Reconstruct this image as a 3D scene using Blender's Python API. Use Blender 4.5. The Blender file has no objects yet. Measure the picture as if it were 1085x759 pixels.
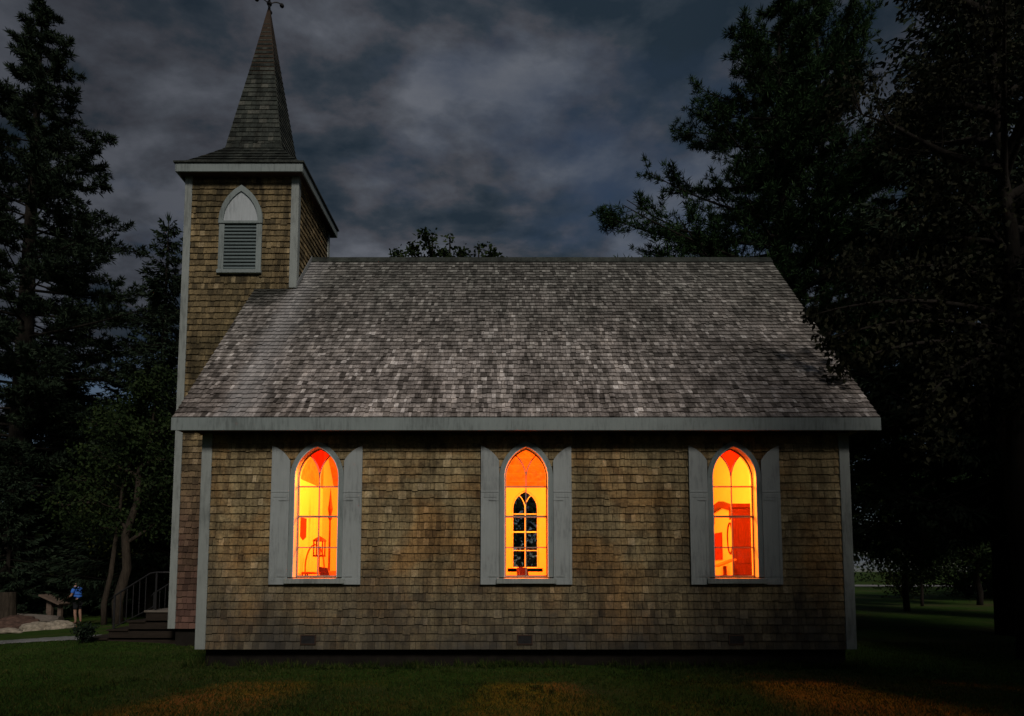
import bpy, bmesh, math, random
import numpy as np
from mathutils import Vector
PI = math.pi
R = math.radians
random.seed(7)
S = bpy.context.scene
COL = S.collection

# ------------------------------------------------------------------ camera
cam = bpy.data.cameras.new('camera')
cam.sensor_width = 36; cam.lens = 21.9; cam.shift_y = 0.1632; cam.clip_end = 2000; cam.clip_start = 0.05
co = bpy.data.objects.new('camera', cam); COL.objects.link(co)
co.location = (0, 0, 1.5); co.rotation_euler = (R(94.2), 0, 0)
S.camera = co

# ------------------------------------------------------------------ sun, sky, exposure
SUN_EL, SUN_AZ = 36.0, -20.0           # the bright part of the evening sky: behind the camera, to its right
sdir = Vector((-math.sin(R(SUN_AZ))*math.cos(R(SUN_EL)), -math.cos(R(SUN_AZ))*math.cos(R(SUN_EL)), math.sin(R(SUN_EL))))
sl = bpy.data.lights.new('sun', 'SUN'); sl.energy = 1.45; sl.angle = R(13); sl.color = (1.0, 0.90, 0.80)
so = bpy.data.objects.new('sun', sl); COL.objects.link(so)
so.rotation_euler = (-sdir).to_track_quat('-Z', 'Y').to_euler(); so.location = (10, -28, 20)
S.view_settings.view_transform = 'Standard'; S.view_settings.look = 'None'
S.view_settings.exposure = 0.0; S.view_settings.gamma = 1.0; S.view_settings.use_curve_mapping = False

W = bpy.data.worlds.new('World'); S.world = W; W.use_nodes = True

class NT:
    """small helper for node trees"""
    def __init__(s, tree): s.t = tree; s.n = tree.nodes; s.l = tree.links
    def node(s, typ, **kw):
        n = s.n.new(typ)
        for k, v in kw.items():
            if k.startswith('i_'):
                key = k[2:]
                n.inputs[int(key) if key.isdigit() else key.replace('_', ' ')].default_value = v
            else: setattr(n, k, v)
        return n
    def link(s, a, b): s.l.new(a, b)
    def math(s, op, a, b=None, c=None, clamp=False):
        n = s.n.new('ShaderNodeMath'); n.operation = op; n.use_clamp = clamp
        for i, v in enumerate((a, b, c)):
            if v is None: continue
            if isinstance(v, (int, float)): n.inputs[i].default_value = v
            else: s.l.new(v, n.inputs[i])
        return n.outputs[0]
    def mix(s, f, a, b, blend='MIX'):
        n = s.n.new('ShaderNodeMix'); n.data_type = 'RGBA'; n.blend_type = blend
        for i, v in ((0, f), (6, a), (7, b)):
            if isinstance(v, (int, float)): n.inputs[i].default_value = v
            elif isinstance(v, tuple): n.inputs[i].default_value = (*v, 1) if len(v) == 3 else v
            else: s.l.new(v, n.inputs[i])
        return n.outputs[2]
    def ramp(s, f, stops, interp='LINEAR'):
        n = s.n.new('ShaderNodeValToRGB'); cr = n.color_ramp; cr.interpolation = interp
        while len(cr.elements) < len(stops): cr.elements.new(0.5)
        for e, (p, c) in zip(cr.elements, stops):
            e.position = p; e.color = (*c, 1) if len(c) == 3 else c
        s.l.new(f, n.inputs[0]); return n.outputs[0]
    def noise(s, vec, scale, detail=4, rough=0.55, dist=0.0):
        n = s.node('ShaderNodeTexNoise'); n.inputs['Scale'].default_value = scale
        n.inputs['Detail'].default_value = detail; n.inputs['Roughness'].default_value = rough
        n.inputs['Distortion'].default_value = dist
        if vec is not None: s.l.new(vec, n.inputs['Vector'])
        return n.outputs[0]

def build_world():
    w = NT(W.node_tree); w.n.clear()
    out = w.node('ShaderNodeOutputWorld'); bg = w.node('ShaderNodeBackground')
    bg.inputs['Strength'].default_value = 0.112
    w.link(bg.outputs[0], out.inputs[0])
    sky = w.node('ShaderNodeTexSky'); sky.sky_type = 'NISHITA'; sky.sun_disc = False
    sky.sun_elevation = R(SUN_EL); sky.sun_rotation = math.atan2(sdir.x, sdir.y) % (2*PI)
    sky.air_density = 1.0; sky.dust_density = 1.0; sky.ozone_density = 2.0
    tc = w.node('ShaderNodeTexCoord')
    sep = w.node('ShaderNodeSeparateXYZ'); w.link(tc.outputs['Generated'], sep.inputs[0])
    zz = w.math('ADD', w.math('MAXIMUM', sep.outputs[2], 0.0), 0.22)
    cx = w.math('DIVIDE', sep.outputs[0], zz); cy = w.math('DIVIDE', sep.outputs[1], zz)
    cmb = w.node('ShaderNodeCombineXYZ'); w.link(cx, cmb.inputs[0]); w.link(cy, cmb.inputs[1])
    mp = w.node('ShaderNodeMapping'); mp.inputs['Location'].default_value = (3.1, 1.7, 0.4)
    mp.inputs['Scale'].default_value = (1.0, 1.35, 1.0)
    w.link(cmb.outputs[0], mp.inputs[0]); v = mp.outputs[0]
    big = w.noise(v, 1.0, 5, 0.5, 0.0)
    med = w.noise(v, 2.3, 12, 0.55, 0.15)
    off = w.node('ShaderNodeMapping'); off.inputs['Location'].default_value = (7.3, 2.1, 3.0); w.link(v, off.inputs[0])
    fine = w.noise(off.outputs[0], 1.25, 12, 0.58, 0.1)
    # blue clearings between the clouds show the sky texture, heavily dimmed for dusk
    dim = w.mix(1.0, sky.outputs[0], (0.25, 0.25, 0.25), 'MULTIPLY')
    o2 = w.node('ShaderNodeMapping'); o2.inputs['Location'].default_value = (0.035, 0.075, 0.02); w.link(v, o2.inputs[0])
    med2 = w.noise(o2.outputs[0], 2.3, 12, 0.55, 0.15)
    shade = w.math('ADD', w.math('MULTIPLY', big, 0.5), w.math('MULTIPLY', med, 0.62))
    shade = w.math('ADD', shade, w.math('MULTIPLY', w.math('SUBTRACT', med, med2), 0.5))   # relief: lit rims, dark bellies
    clouds = w.ramp(shade, [(0.465, (0.15, 0.24, 0.34)), (0.525, (0.30, 0.385, 0.49)),
                            (0.56, (0.50, 0.52, 0.61)), (0.605, (0.68, 0.73, 0.85)), (0.67, (1.05, 1.10, 1.25))])
    low = w.math('SUBTRACT', 1.0, w.math('MULTIPLY', sep.outputs[2], 2.2), clamp=True)
    cov = w.math('ADD', fine, w.math('MULTIPLY', low, -0.16))
    mask = w.ramp(cov, [(0.30, (0, 0, 0)), (0.46, (1, 1, 1))])
    # cloud colour darkened towards the left and right of the view
    leftd = w.ramp(w.math('ADD', w.math('MULTIPLY', sep.outputs[0], 0.5), 0.5), [(0.14, (0.36, 0.38, 0.42)), (0.42, (0.97, 1.0, 1.04)), (0.60, (0.95, 1.0, 1.05)), (0.74, (0.55, 0.62, 0.70))])
    col = w.mix(mask, dim, w.mix(1.0, clouds, leftd, 'MULTIPLY'))
    w.link(col, bg.inputs[0])
build_world()

# ------------------------------------------------------------------ mesh helpers
WL = {}     # world location of every object, for parenting
def rng(seed): return np.random.default_rng(seed)

def finish(name, me, m, parent=None, loc=None, smooth=False):
    o = bpy.data.objects.new(name, me); COL.objects.link(o)
    if m is not None: me.materials.append(m)
    loc = Vector(loc) if loc is not None else Vector((0, 0, 0))
    if parent is not None:
        o.parent = parent; o.location = loc - WL[parent]
    else: o.location = loc
    WL[o] = loc
    if smooth: me.polygons.foreach_set('use_smooth', [True]*len(me.polygons))
    return o

class MB:
    def __init__(s): s.v = []; s.f = []
    def add(s, vs, fs):
        n = len(s.v); s.v += [tuple(p) for p in vs]; s.f += [tuple(i+n for i in q) for q in fs]
    def box(s, x0, x1, y0, y1, z0, z1):
        s.add([(x0,y0,z0),(x1,y0,z0),(x1,y1,z0),(x0,y1,z0),(x0,y0,z1),(x1,y0,z1),(x1,y1,z1),(x0,y1,z1)],
              [(0,3,2,1),(4,5,6,7),(0,1,5,4),(1,2,6,5),(2,3,7,6),(3,0,4,7)])
    def prism(s, poly, axis, a, b):
        """extrude a 2-D polygon along an axis: axis 'y' takes (x,z), 'x' takes (y,z), 'z' takes (x,y)"""
        f = {'y': lambda p, t: (p[0], t, p[1]), 'x': lambda p, t: (t, p[0], p[1]), 'z': lambda p, t: (p[0], p[1], t)}[axis]
        n = len(poly)
        s.add([f(p, a) for p in poly] + [f(p, b) for p in poly],
              [tuple(range(n)), tuple(range(2*n-1, n-1, -1))] + [(i, (i+1) % n + 0, (i+1) % n + n, i+n) for i in range(n)])
    def bar(s, pts, w, d, axis='y', d0=0.0):
        """flat bar of width w in the x-z plane following pts, from y=d0 to d0+d"""
        pts = [Vector((p[0], p[1])) for p in pts]; L = []; Rr = []
        for i, p in enumerate(pts):
            t = (pts[min(i+1, len(pts)-1)] - pts[max(i-1, 0)]).normalized(); nn = Vector((-t.y, t.x))*w/2
            L.append(p+nn); Rr.append(p-nn)
        for i in range(len(pts)-1):
            q = [Rr[i], Rr[i+1], L[i+1], L[i]]; s.prism(q, axis, d0, d0+d)
    def tube(s, pts, rads, n=7, cap=True):
        pts = [Vector(p) for p in pts]; base = len(s.v)
        if isinstance(rads, (int, float)): rads = [rads]*len(pts)
        up = Vector((0.13, 0.31, 0.94))
        for i, p in enumerate(pts):
            t = (pts[min(i+1, len(pts)-1)] - pts[max(i-1, 0)]).normalized()
            a = t.cross(up)
            if a.length < 0.05: a = t.cross(Vector((1, 0.2, 0)))
            a.normalize(); b = t.cross(a)
            for k in range(n):
                th = 2*PI*k/n
                s.v.append(tuple(p + (a*math.cos(th) + b*math.sin(th))*rads[i]))
        for i in range(len(pts)-1):
            for k in range(n):
                s.f.append((base+i*n+k, base+i*n+(k+1) % n, base+(i+1)*n+(k+1) % n, base+(i+1)*n+k))
        if cap:
            s.f.append(tuple(base+k for k in range(n))[::-1]); e = base+(len(pts)-1)*n
            s.f.append(tuple(e+k for k in range(n)))
    def lathe(s, prof, c=(0, 0, 0), n=16):
        base = len(s.v)
        for r, z in prof:
            for k in range(n):
                th = 2*PI*k/n; s.v.append((c[0]+r*math.cos(th), c[1]+r*math.sin(th), c[2]+z))
        for i in range(len(prof)-1):
            for k in range(n):
                s.f.append((base+i*n+k, base+i*n+(k+1) % n, base+(i+1)*n+(k+1) % n, base+(i+1)*n+k))
    def build(s, name, m, parent=None, loc=None, smooth=False, bevel=0, fix=True):
        me = bpy.data.meshes.new(name); me.from_pydata(s.v, [], s.f)
        if fix:
            bm = bmesh.new(); bm.from_mesh(me); bmesh.ops.recalc_face_normals(bm, faces=bm.faces); bm.to_mesh(me); bm.free()
        me.update()
        o = finish(name, me, m, parent, loc, smooth)
        if bevel:
            md = o.modifiers.new('bevel', 'BEVEL'); md.width = bevel; md.segments = 2; md.limit_method = 'ANGLE'
        return o

def quads_obj(name, V, m, parent=None, loc=None, k=4):
    """V: (n,k,3) array of separate faces"""
    n = len(V); me = bpy.data.meshes.new(name)
    me.vertices.add(n*k); me.vertices.foreach_set('co', np.ascontiguousarray(V, dtype=np.float32).reshape(-1))
    me.loops.add(n*k); me.loops.foreach_set('vertex_index', np.arange(n*k, dtype=np.int32))
    me.polygons.add(n); me.polygons.foreach_set('loop_start', np.arange(0, n*k, k, dtype=np.int32))
    me.update(calc_edges=True); me.validate()
    return finish(name, me, m, parent, loc)

def tag(o, label=None, cat=None, group=None, kind=None):
    if label: o['label'] = label
    if cat: o['category'] = cat
    if group: o['group'] = group
    if kind: o['kind'] = kind
    return o
def thing(name, loc, label, cat, group=None):
    o = bpy.data.objects.new(name, None); COL.objects.link(o); o.location = loc; o.empty_display_size = 0.2
    WL[o] = Vector(loc); return tag(o, label, cat, group)
def dup_tree(o, parent, loc=None, rotz=None):
    c = o.copy(); COL.objects.link(c); c.parent = parent
    if loc is not None: c.location = loc
    if rotz is not None: c.rotation_euler = (0, 0, rotz)
    for ch in [x for x in CH.get(o, [])]: dup_tree(ch, c)
    return c
CH = {}
def kids(o, *cs): CH.setdefault(o, []).extend(cs)

# ------------------------------------------------------------------ materials
def material(name):
    m = bpy.data.materials.new(name); m.use_nodes = True
    t = NT(m.node_tree); b = t.n['Principled BSDF']
    b.inputs['Roughness'].default_value = 0.8; b.inputs['Specular IOR Level'].default_value = 0.25
    return m, t, b
def objcoord(t, scale=(1, 1, 1)):
    g = t.node('ShaderNodeNewGeometry')
    mp = t.node('ShaderNodeMapping'); mp.inputs['Scale'].default_value = scale
    t.link(g.outputs['Position'], mp.inputs[0]); return mp.outputs[0], g
def bump(t, b, h, strength=0.3, dist=0.01):
    n = t.node('ShaderNodeBump'); n.inputs['Strength'].default_value = strength; n.inputs['Distance'].default_value = dist
    t.link(h, n.inputs['Height']); t.link(n.outputs[0], b.inputs['Normal'])

def m_paint(name, c, rough=0.6, dirt=0.35, spec=0.3):
    m, t, b = material(name); v, g = objcoord(t)
    v2, _ = objcoord(t, (9, 9, 1.2))
    n1 = t.noise(v, 1.4, 6, 0.6); n2 = t.noise(v2, 3.0, 6, 0.65)
    d = tuple(x*(1-dirt) for x in c); l = tuple(min(1, x*(1+dirt*0.35)) for x in c)
    col = t.ramp(t.math('ADD', t.math('MULTIPLY', n1, .5), t.math('MULTIPLY', n2, .5)), [(0.36, d), (0.5, c), (0.66, l)])
    t.link(col, b.inputs['Base Color']); b.inputs['Roughness'].default_value = rough; b.inputs['Specular IOR Level'].default_value = spec
    bump(t, b, n2, 0.25, 0.004); return m

def m_plain(name, c, rough=0.7, var=0.2, scale=6, metal=0):
    m, t, b = material(name); v, g = objcoord(t); n = t.noise(v, scale, 5, 0.6)
    t.link(t.ramp(n, [(0.3, tuple(x*(1-var) for x in c)), (0.7, tuple(min(1, x*(1+var)) for x in c))]), b.inputs['Base Color'])
    b.inputs['Roughness'].default_value = rough; b.inputs['Metallic'].default_value = metal
    bump(t, b, n, 0.15, 0.005); return m

def m_shingle(name, stops, patch, moss=None, grey=None, streak=False):
    """weathered wooden shingles: every shingle (mesh island) its own tone, plus broad weathering"""
    m, t, b = material(name); v, g = objcoord(t)
    grain, _ = objcoord(t, (38, 38, 3.0))
    isl = g.outputs['Random Per Island']
    col = t.ramp(isl, stops)
    n1 = t.noise(v, 0.9, 5, 0.6, 0.4)
    col = t.mix(t.ramp(n1, [(0.45, (0, 0, 0)), (0.62, (1, 1, 1))]), col, t.mix(1.0, col, patch, 'MULTIPLY'))
    sp = t.noise(v, 24, 6, 0.75)
    col = t.mix(1.0, col, t.ramp(sp, [(0.32, (0.42, 0.40, 0.38)), (0.5, (0.97, 0.97, 0.97)), (0.70, (1.45, 1.43, 1.40))]), 'MULTIPLY')
    # run-off streaks down the face and darker blotches of damp
    sv_, _ = objcoord(t, (5.5, 0.55, 0.45)); st_ = t.noise(sv_, 1.0, 6, 0.65)
    col = t.mix(1.0, col, t.ramp(st_, [(0.36, (0.55, 0.54, 0.52)), (0.52, (1, 1, 1)), (0.66, (1.18, 1.17, 1.15))]), 'MULTIPLY')
    bl_ = t.noise(v, 3.4, 6, 0.68)
    col = t.mix(1.0, col, t.ramp(bl_, [(0.32, (0.48, 0.47, 0.46)), (0.47, (0.96, 0.96, 0.96)), (0.7, (1.12, 1.11, 1.08))]), 'MULTIPLY')
    if grey or moss:
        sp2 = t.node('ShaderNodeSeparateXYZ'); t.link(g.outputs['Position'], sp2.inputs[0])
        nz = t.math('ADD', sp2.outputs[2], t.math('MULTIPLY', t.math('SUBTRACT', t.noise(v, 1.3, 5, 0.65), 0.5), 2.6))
        if grey:   # the lowest courses blend into a second, darker tone
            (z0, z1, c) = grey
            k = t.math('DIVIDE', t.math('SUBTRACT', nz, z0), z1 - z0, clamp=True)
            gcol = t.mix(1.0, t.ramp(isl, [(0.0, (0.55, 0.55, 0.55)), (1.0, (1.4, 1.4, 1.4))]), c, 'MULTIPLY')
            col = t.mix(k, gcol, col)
        if moss:
            (z0, z1, c) = moss
            k = t.math('MULTIPLY', t.math('DIVIDE', t.math('SUBTRACT', nz, z0), z1 - z0, clamp=True), 0.78)
            mc = t.mix(1.0, t.ramp(isl, [(0.0, (0.45, 0.45, 0.45)), (0.8, (1.2, 1.2, 1.2)), (1.0, (1.9, 1.9, 1.9))]), c, 'MULTIPLY')
            col = t.mix(k, col, mc)
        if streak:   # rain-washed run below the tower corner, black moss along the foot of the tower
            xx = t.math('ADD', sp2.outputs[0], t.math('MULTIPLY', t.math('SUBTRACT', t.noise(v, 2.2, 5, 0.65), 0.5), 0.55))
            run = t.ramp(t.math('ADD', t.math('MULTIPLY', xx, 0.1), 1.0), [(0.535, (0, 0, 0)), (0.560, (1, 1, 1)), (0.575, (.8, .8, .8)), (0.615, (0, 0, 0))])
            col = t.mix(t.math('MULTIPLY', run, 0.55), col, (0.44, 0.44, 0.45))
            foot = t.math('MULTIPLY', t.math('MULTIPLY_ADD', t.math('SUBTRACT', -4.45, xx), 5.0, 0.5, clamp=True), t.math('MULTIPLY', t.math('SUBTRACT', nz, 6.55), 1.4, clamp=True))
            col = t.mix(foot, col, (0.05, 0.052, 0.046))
    t.link(col, b.inputs['Base Color']); b.inputs['Roughness'].default_value = 0.86
    bump(t, b, t.noise(grain, 1.0, 4, 0.7), 0.5, 0.006)
    return m

def m_leaf(name, c1, c2, c3, trans=0.15):
    m, t, b = material(name); v, g = objcoord(t)
    col = t.ramp(g.outputs['Random Per Island'], [(0.0, c1), (0.6, c2), (1.0, c3)])
    n = t.noise(v, 0.7, 3, 0.5)
    col = t.mix(1.0, col, t.ramp(n, [(0.35, (0.6, 0.62, 0.6)), (0.65, (1.25, 1.2, 1.1))]), 'MULTIPLY')
    t.link(col, b.inputs['Base Color']); b.inputs['Roughness'].default_value = 0.7; b.inputs['Specular IOR Level'].default_value = 0.12
    tr = t.node('ShaderNodeBsdfTranslucent'); t.link(col, tr.inputs[0])
    mx = t.node('ShaderNodeMixShader'); mx.inputs[0].default_value = trans
    t.link(b.outputs[0], mx.inputs[1]); t.link(tr.outputs[0], mx.inputs[2])
    t.link(mx.outputs[0], t.n['Material Output'].inputs[0]); return m

def m_bark(name, c):
    m, t, b = material(name); v, g = objcoord(t, (7, 7, 1.3)); n = t.noise(v, 2.2, 6, 0.7, 0.6)
    t.link(t.ramp(n, [(0.3, tuple(x*.4 for x in c)), (0.55, c), (0.75, tuple(x*1.5 for x in c))]), b.inputs['Base Color'])
    b.inputs['Roughness'].default_value = 0.95; bump(t, b, n, 0.9, 0.03); return m

def m_glass(name, tint, wave=0.08, gloss=0.8):
    m, t, b = material(name); t.n.remove(b)
    tr = t.node('ShaderNodeBsdfTransparent'); tr.inputs[0].default_value = (*tint, 1)
    gl = t.node('ShaderNodeBsdfGlossy'); gl.inputs['Roughness'].default_value = 0.04; gl.inputs[0].default_value = (.9, .9, .9, 1)
    fr = t.node('ShaderNodeFresnel'); fr.inputs[0].default_value = 1.45
    v, g = objcoord(t); bn = t.node('ShaderNodeBump'); bn.inputs['Strength'].default_value = wave
    t.link(t.noise(v, 5, 2, 0.5), bn.inputs['Height']); t.link(bn.outputs[0], gl.inputs['Normal'])
    mx = t.node('ShaderNodeMixShader'); t.link(t.math('MULTIPLY', fr.outputs[0], gloss), mx.inputs[0])
    t.link(tr.outputs[0], mx.inputs[1]); t.link(gl.outputs[0], mx.inputs[2])
    t.link(mx.outputs[0], t.n['Material Output'].inputs[0]); return m

def m_wood(name, c, rough=0.45, ax=(2, 14, 14)):
    m, t, b = material(name); v, g = objcoord(t, ax); n = t.noise(v, 2.0, 6, 0.6, 1.2)
    t.link(t.ramp(n, [(0.3, tuple(x*.6 for x in c)), (0.55, c), (0.75, tuple(min(1, x*1.25) for x in c))]), b.inputs['Base Color'])
    b.inputs['Roughness'].default_value = rough; bump(t, b, n, 0.2, 0.004); return m

def m_ground():
    m, t, b = material('lawn'); v, g = objcoord(t)
    n1 = t.noise(v, 0.35, 5, 0.6); n2 = t.noise(v, 3.0, 8, 0.7); n3 = t.noise(v, 40, 3, 0.7)
    col = t.ramp(n2, [(0.25, (0.018, 0.038, 0.006)), (0.5, (0.036, 0.080, 0.010)), (0.75, (0.066, 0.104, 0.017))])
    col = t.mix(t.ramp(n1, [(0.48, (0, 0, 0)), (0.66, (.75, .75, .75))]), col, (0.080, 0.066, 0.032))
    col = t.mix(1.0, col, t.ramp(n3, [(0.3, (.55, .55, .55)), (0.7, (1.3, 1.3, 1.3))]), 'MULTIPLY')
    t.link(col, b.inputs['Base Color']); b.inputs['Roughness'].default_value = 0.95; b.inputs['Specular IOR Level'].default_value = 0.1
    bump(t, b, t.math('ADD', n2, t.math('MULTIPLY', n3, .3)), 1.0, 0.06); return m

def m_gravel(name, c):
    m, t, b = material(name); v, g = objcoord(t)
    vo = t.node('ShaderNodeTexVoronoi'); vo.inputs['Scale'].default_value = 34; t.link(v, vo.inputs['Vector'])
    n = t.noise(v, 1.6, 6, 0.65)
    col = t.mix(1.0, t.ramp(n, [(0.3, tuple(x*.6 for x in c)), (0.7, tuple(x*1.2 for x in c))]), t.ramp(vo.outputs['Color'], [(0, (.5, .5, .5)), (1, (1.4, 1.4, 1.4))]), 'MULTIPLY')
    t.link(col, b.inputs['Base Color']); b.inputs['Roughness'].default_value = 0.9
    bump(t, b, vo.outputs['Distance'], 0.6, 0.02); return m

def m_emit(name, c, s):
    m, t, b = material(name); b.inputs['Base Color'].default_value = (*c, 1)
    b.inputs['Emission Color'].default_value = (*c, 1); b.inputs['Emission Strength'].default_value = s; return m

M = {}
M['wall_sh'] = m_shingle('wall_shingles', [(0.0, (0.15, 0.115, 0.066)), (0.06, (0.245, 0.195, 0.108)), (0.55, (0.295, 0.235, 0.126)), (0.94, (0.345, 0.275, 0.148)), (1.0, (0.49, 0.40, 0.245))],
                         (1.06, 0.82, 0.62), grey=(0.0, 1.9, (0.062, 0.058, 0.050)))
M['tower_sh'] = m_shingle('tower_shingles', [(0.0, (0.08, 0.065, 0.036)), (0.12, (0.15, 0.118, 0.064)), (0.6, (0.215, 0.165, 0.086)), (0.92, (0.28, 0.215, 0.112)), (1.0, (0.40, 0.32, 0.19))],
                          (0.52, 0.55, 0.54), grey=(0.8, 4.4, (0.13, 0.072, 0.056)))  # tower tones darkened, shade put into the shingle colour
M['roof_sh'] = m_shingle('roof_shingles', [(0.0, (0.13, 0.115, 0.107)), (0.16, (0.29, 0.264, 0.252)), (0.68, (0.45, 0.413, 0.398)), (0.91, (0.60, 0.555, 0.54)), (1.0, (0.90, 0.86, 0.85))],
                         (0.60, 0.585, 0.575), moss=(4.2, 7.6, (0.135, 0.140, 0.128)), streak=True)
M['spire_sh'] = m_shingle('spire_shingles', [(0.0, (0.022, 0.028, 0.025)), (0.5, (0.045, 0.054, 0.048)), (0.9, (0.066, 0.075, 0.066)), (1.0, (0.11, 0.115, 0.10))], (0.6, 0.62, 0.62))
M['trim'] = m_paint('grey_trim_paint', (0.235, 0.28, 0.28), 0.55, 0.42)
M['cboard'] = m_paint('pale_corner_paint', (0.29, 0.325, 0.315), 0.55, 0.42)
M['shutter'] = m_paint('shutter_paint', (0.33, 0.37, 0.375), 0.6, 0.38)
M['louver'] = m_paint('louver_paint', (0.13, 0.17, 0.175), 0.65, 0.3)
M['panel'] = m_paint('arch_panel_paint', (0.44, 0.49, 0.52), 0.65, 0.3)
M['board'] = m_plain('dark_sheathing', (0.05, 0.035, 0.025), 0.9)
M['soffit'] = m_paint('brown_soffit', (0.06, 0.035, 0.025), 0.8, 0.3)
M['stone'] = m_plain('dark_fieldstone', (0.012, 0.010, 0.008), 0.9, 0.5, 5)
M['flash'] = m_plain('lead_flashing', (0.26, 0.28, 0.29), 0.6)
M['iron'] = m_plain('black_iron', (0.02, 0.02, 0.022), 0.55, 0.3, 20)
M['cream'] = m_plain('warm_plaster', (0.62, 0.445, 0.26), 0.8, 0.05, 1.5)
M['lining'] = m_wood('varnished_ceiling', (0.34, 0.145, 0.055), 0.55, (3, 3, 3))
M['floorw'] = m_wood('floor_boards', (0.25, 0.15, 0.07))
M['pew'] = m_wood('dark_pew_wood', (0.30, 0.07, 0.03), 0.5)
M['redwood'] = m_wood('red_stained_wood', (0.085, 0.010, 0.005), 0.55, (10, 10, 2))
M['redcloth'] = m_plain('dark_red_cloth', (0.16, 0.015, 0.012), 0.9)
M['sash'] = m_paint('sash_paint', (0.30, 0.26, 0.22), 0.55, 0.2)
M['white'] = m_paint('white_sash_paint', (0.75, 0.74, 0.70), 0.5, 0.12)
M['glass'] = m_glass('window_glass', (0.97, 0.97, 0.95))
M['glass_far'] = m_glass('far_window_glass', (0.9, 0.9, 0.9), 0.05, 0.0)
M['glass_red'] = m_glass('red_glass', (0.80, 0.06, 0.05))
M['glass_yel'] = m_glass('yellow_glass', (1.0, 0.95, 0.7))
M['step'] = m_wood('weathered_step_wood', (0.026, 0.019, 0.014), 0.85)
M['lawn'] = m_ground()
M['blade'] = m_leaf('grass_blades', (0.017, 0.034, 0.006), (0.032, 0.062, 0.010), (0.082, 0.084, 0.026), 0.2)
M['gravel'] = m_gravel('path_gravel', (0.24, 0.245, 0.24))
M['road'] = m_gravel('pale_road_gravel', (0.36, 0.36, 0.35))
M['needle'] = m_leaf('pine_needles', (0.012, 0.032, 0.013), (0.020, 0.052, 0.018), (0.034, 0.072, 0.024), 0.1)
M['needle2'] = m_leaf('spruce_needles', (0.012, 0.024, 0.015), (0.020, 0.036, 0.022), (0.034, 0.052, 0.030), 0.1)
M['leaf'] = m_leaf('broad_leaves', (0.012, 0.025, 0.009), (0.022, 0.042, 0.013), (0.040, 0.062, 0.020), 0.2)
M['leaf_y'] = m_leaf('yellow_green_leaves', (0.032, 0.045, 0.012), (0.055, 0.072, 0.017), (0.085, 0.10, 0.026), 0.25)
M['leaf_br'] = m_leaf('dim_brown_leaves', (0.010, 0.013, 0.007), (0.018, 0.020, 0.010), (0.028, 0.029, 0.014), 0.15)
M['bark'] = m_bark('conifer_bark', (0.016, 0.013, 0.010))
M['bark2'] = m_bark('pale_bark', (0.048, 0.038, 0.028))
M['rock'] = m_plain('pale_granite', (0.29, 0.255, 0.20), 0.9, 0.5, 9)
M['rock_br'] = m_plain('brown_boulder', (0.085, 0.052, 0.04), 0.9, 0.5, 9)
M['log'] = m_wood('grey_log', (0.16, 0.14, 0.12), 0.8, (2, 10, 10))
M['standw'] = m_wood('grey_brown_board', (0.15, 0.11, 0.085), 0.8)
M['skin'] = m_plain('skin', (0.42, 0.25, 0.18), 0.55, 0.06, 10)
M['shirt'] = m_plain('blue_shirt', (0.05, 0.19, 0.72), 0.85, 0.15, 12)
M['shorts'] = m_plain('dark_shorts', (0.015, 0.017, 0.02), 0.9)
M['shoe'] = m_plain('brown_shoes', (0.10, 0.05, 0.03), 0.8)
M['hair'] = m_plain('dark_hair', (0.05, 0.04, 0.032), 0.8)
M['brass'] = m_plain('old_brass', (0.35, 0.22, 0.08), 0.4, 0.2, 8, 0.8)
M['globe'] = m_emit('lamp_globe', (1.0, 0.30, 0.05), 2.5)

# ------------------------------------------------------------------ ground, path, road
def sm(t): t = min(1, max(0, t)); return t*t*(3-2*t)
def gz(x, y):
    """height of the lawn: level round the church, falling away to the far left"""
    return (-0.66*sm((-x-7.5)/11)*sm((y-9)/16) + 0.10*sm((-x-6.0)/2.5)*(1-sm((-x-8.8)/4))*sm((y-10.5)/2)*(1-sm((y-15)/4))
            + 0.025*math.sin(x*0.9+1)*math.sin(y*0.7))
xs = np.concatenate([np.linspace(-600, -60, 14)[:-1], np.linspace(-60, -24, 19)[:-1], np.linspace(-24, 14, 96)[:-1], np.linspace(14, 60, 24)[:-1], np.linspace(60, 600, 14)])
ys = np.concatenate([np.linspace(-300, -20, 10)[:-1], np.linspace(-20, 0, 20)[:-1], np.linspace(0, 34, 86)[:-1], np.linspace(34, 100, 34)[:-1], np.linspace(100, 900, 14)])
mb = MB(); mb.v = [(x, y, gz(x, y)) for y in ys for x in xs]; nx = len(xs)
mb.f = [(j*nx+i, j*nx+i+1, (j+1)*nx+i+1, (j+1)*nx+i) for j in range(len(ys)-1) for i in range(nx-1)]
tag(mb.build('lawn', M['lawn'], smooth=True, fix=False), kind='structure')

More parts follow.
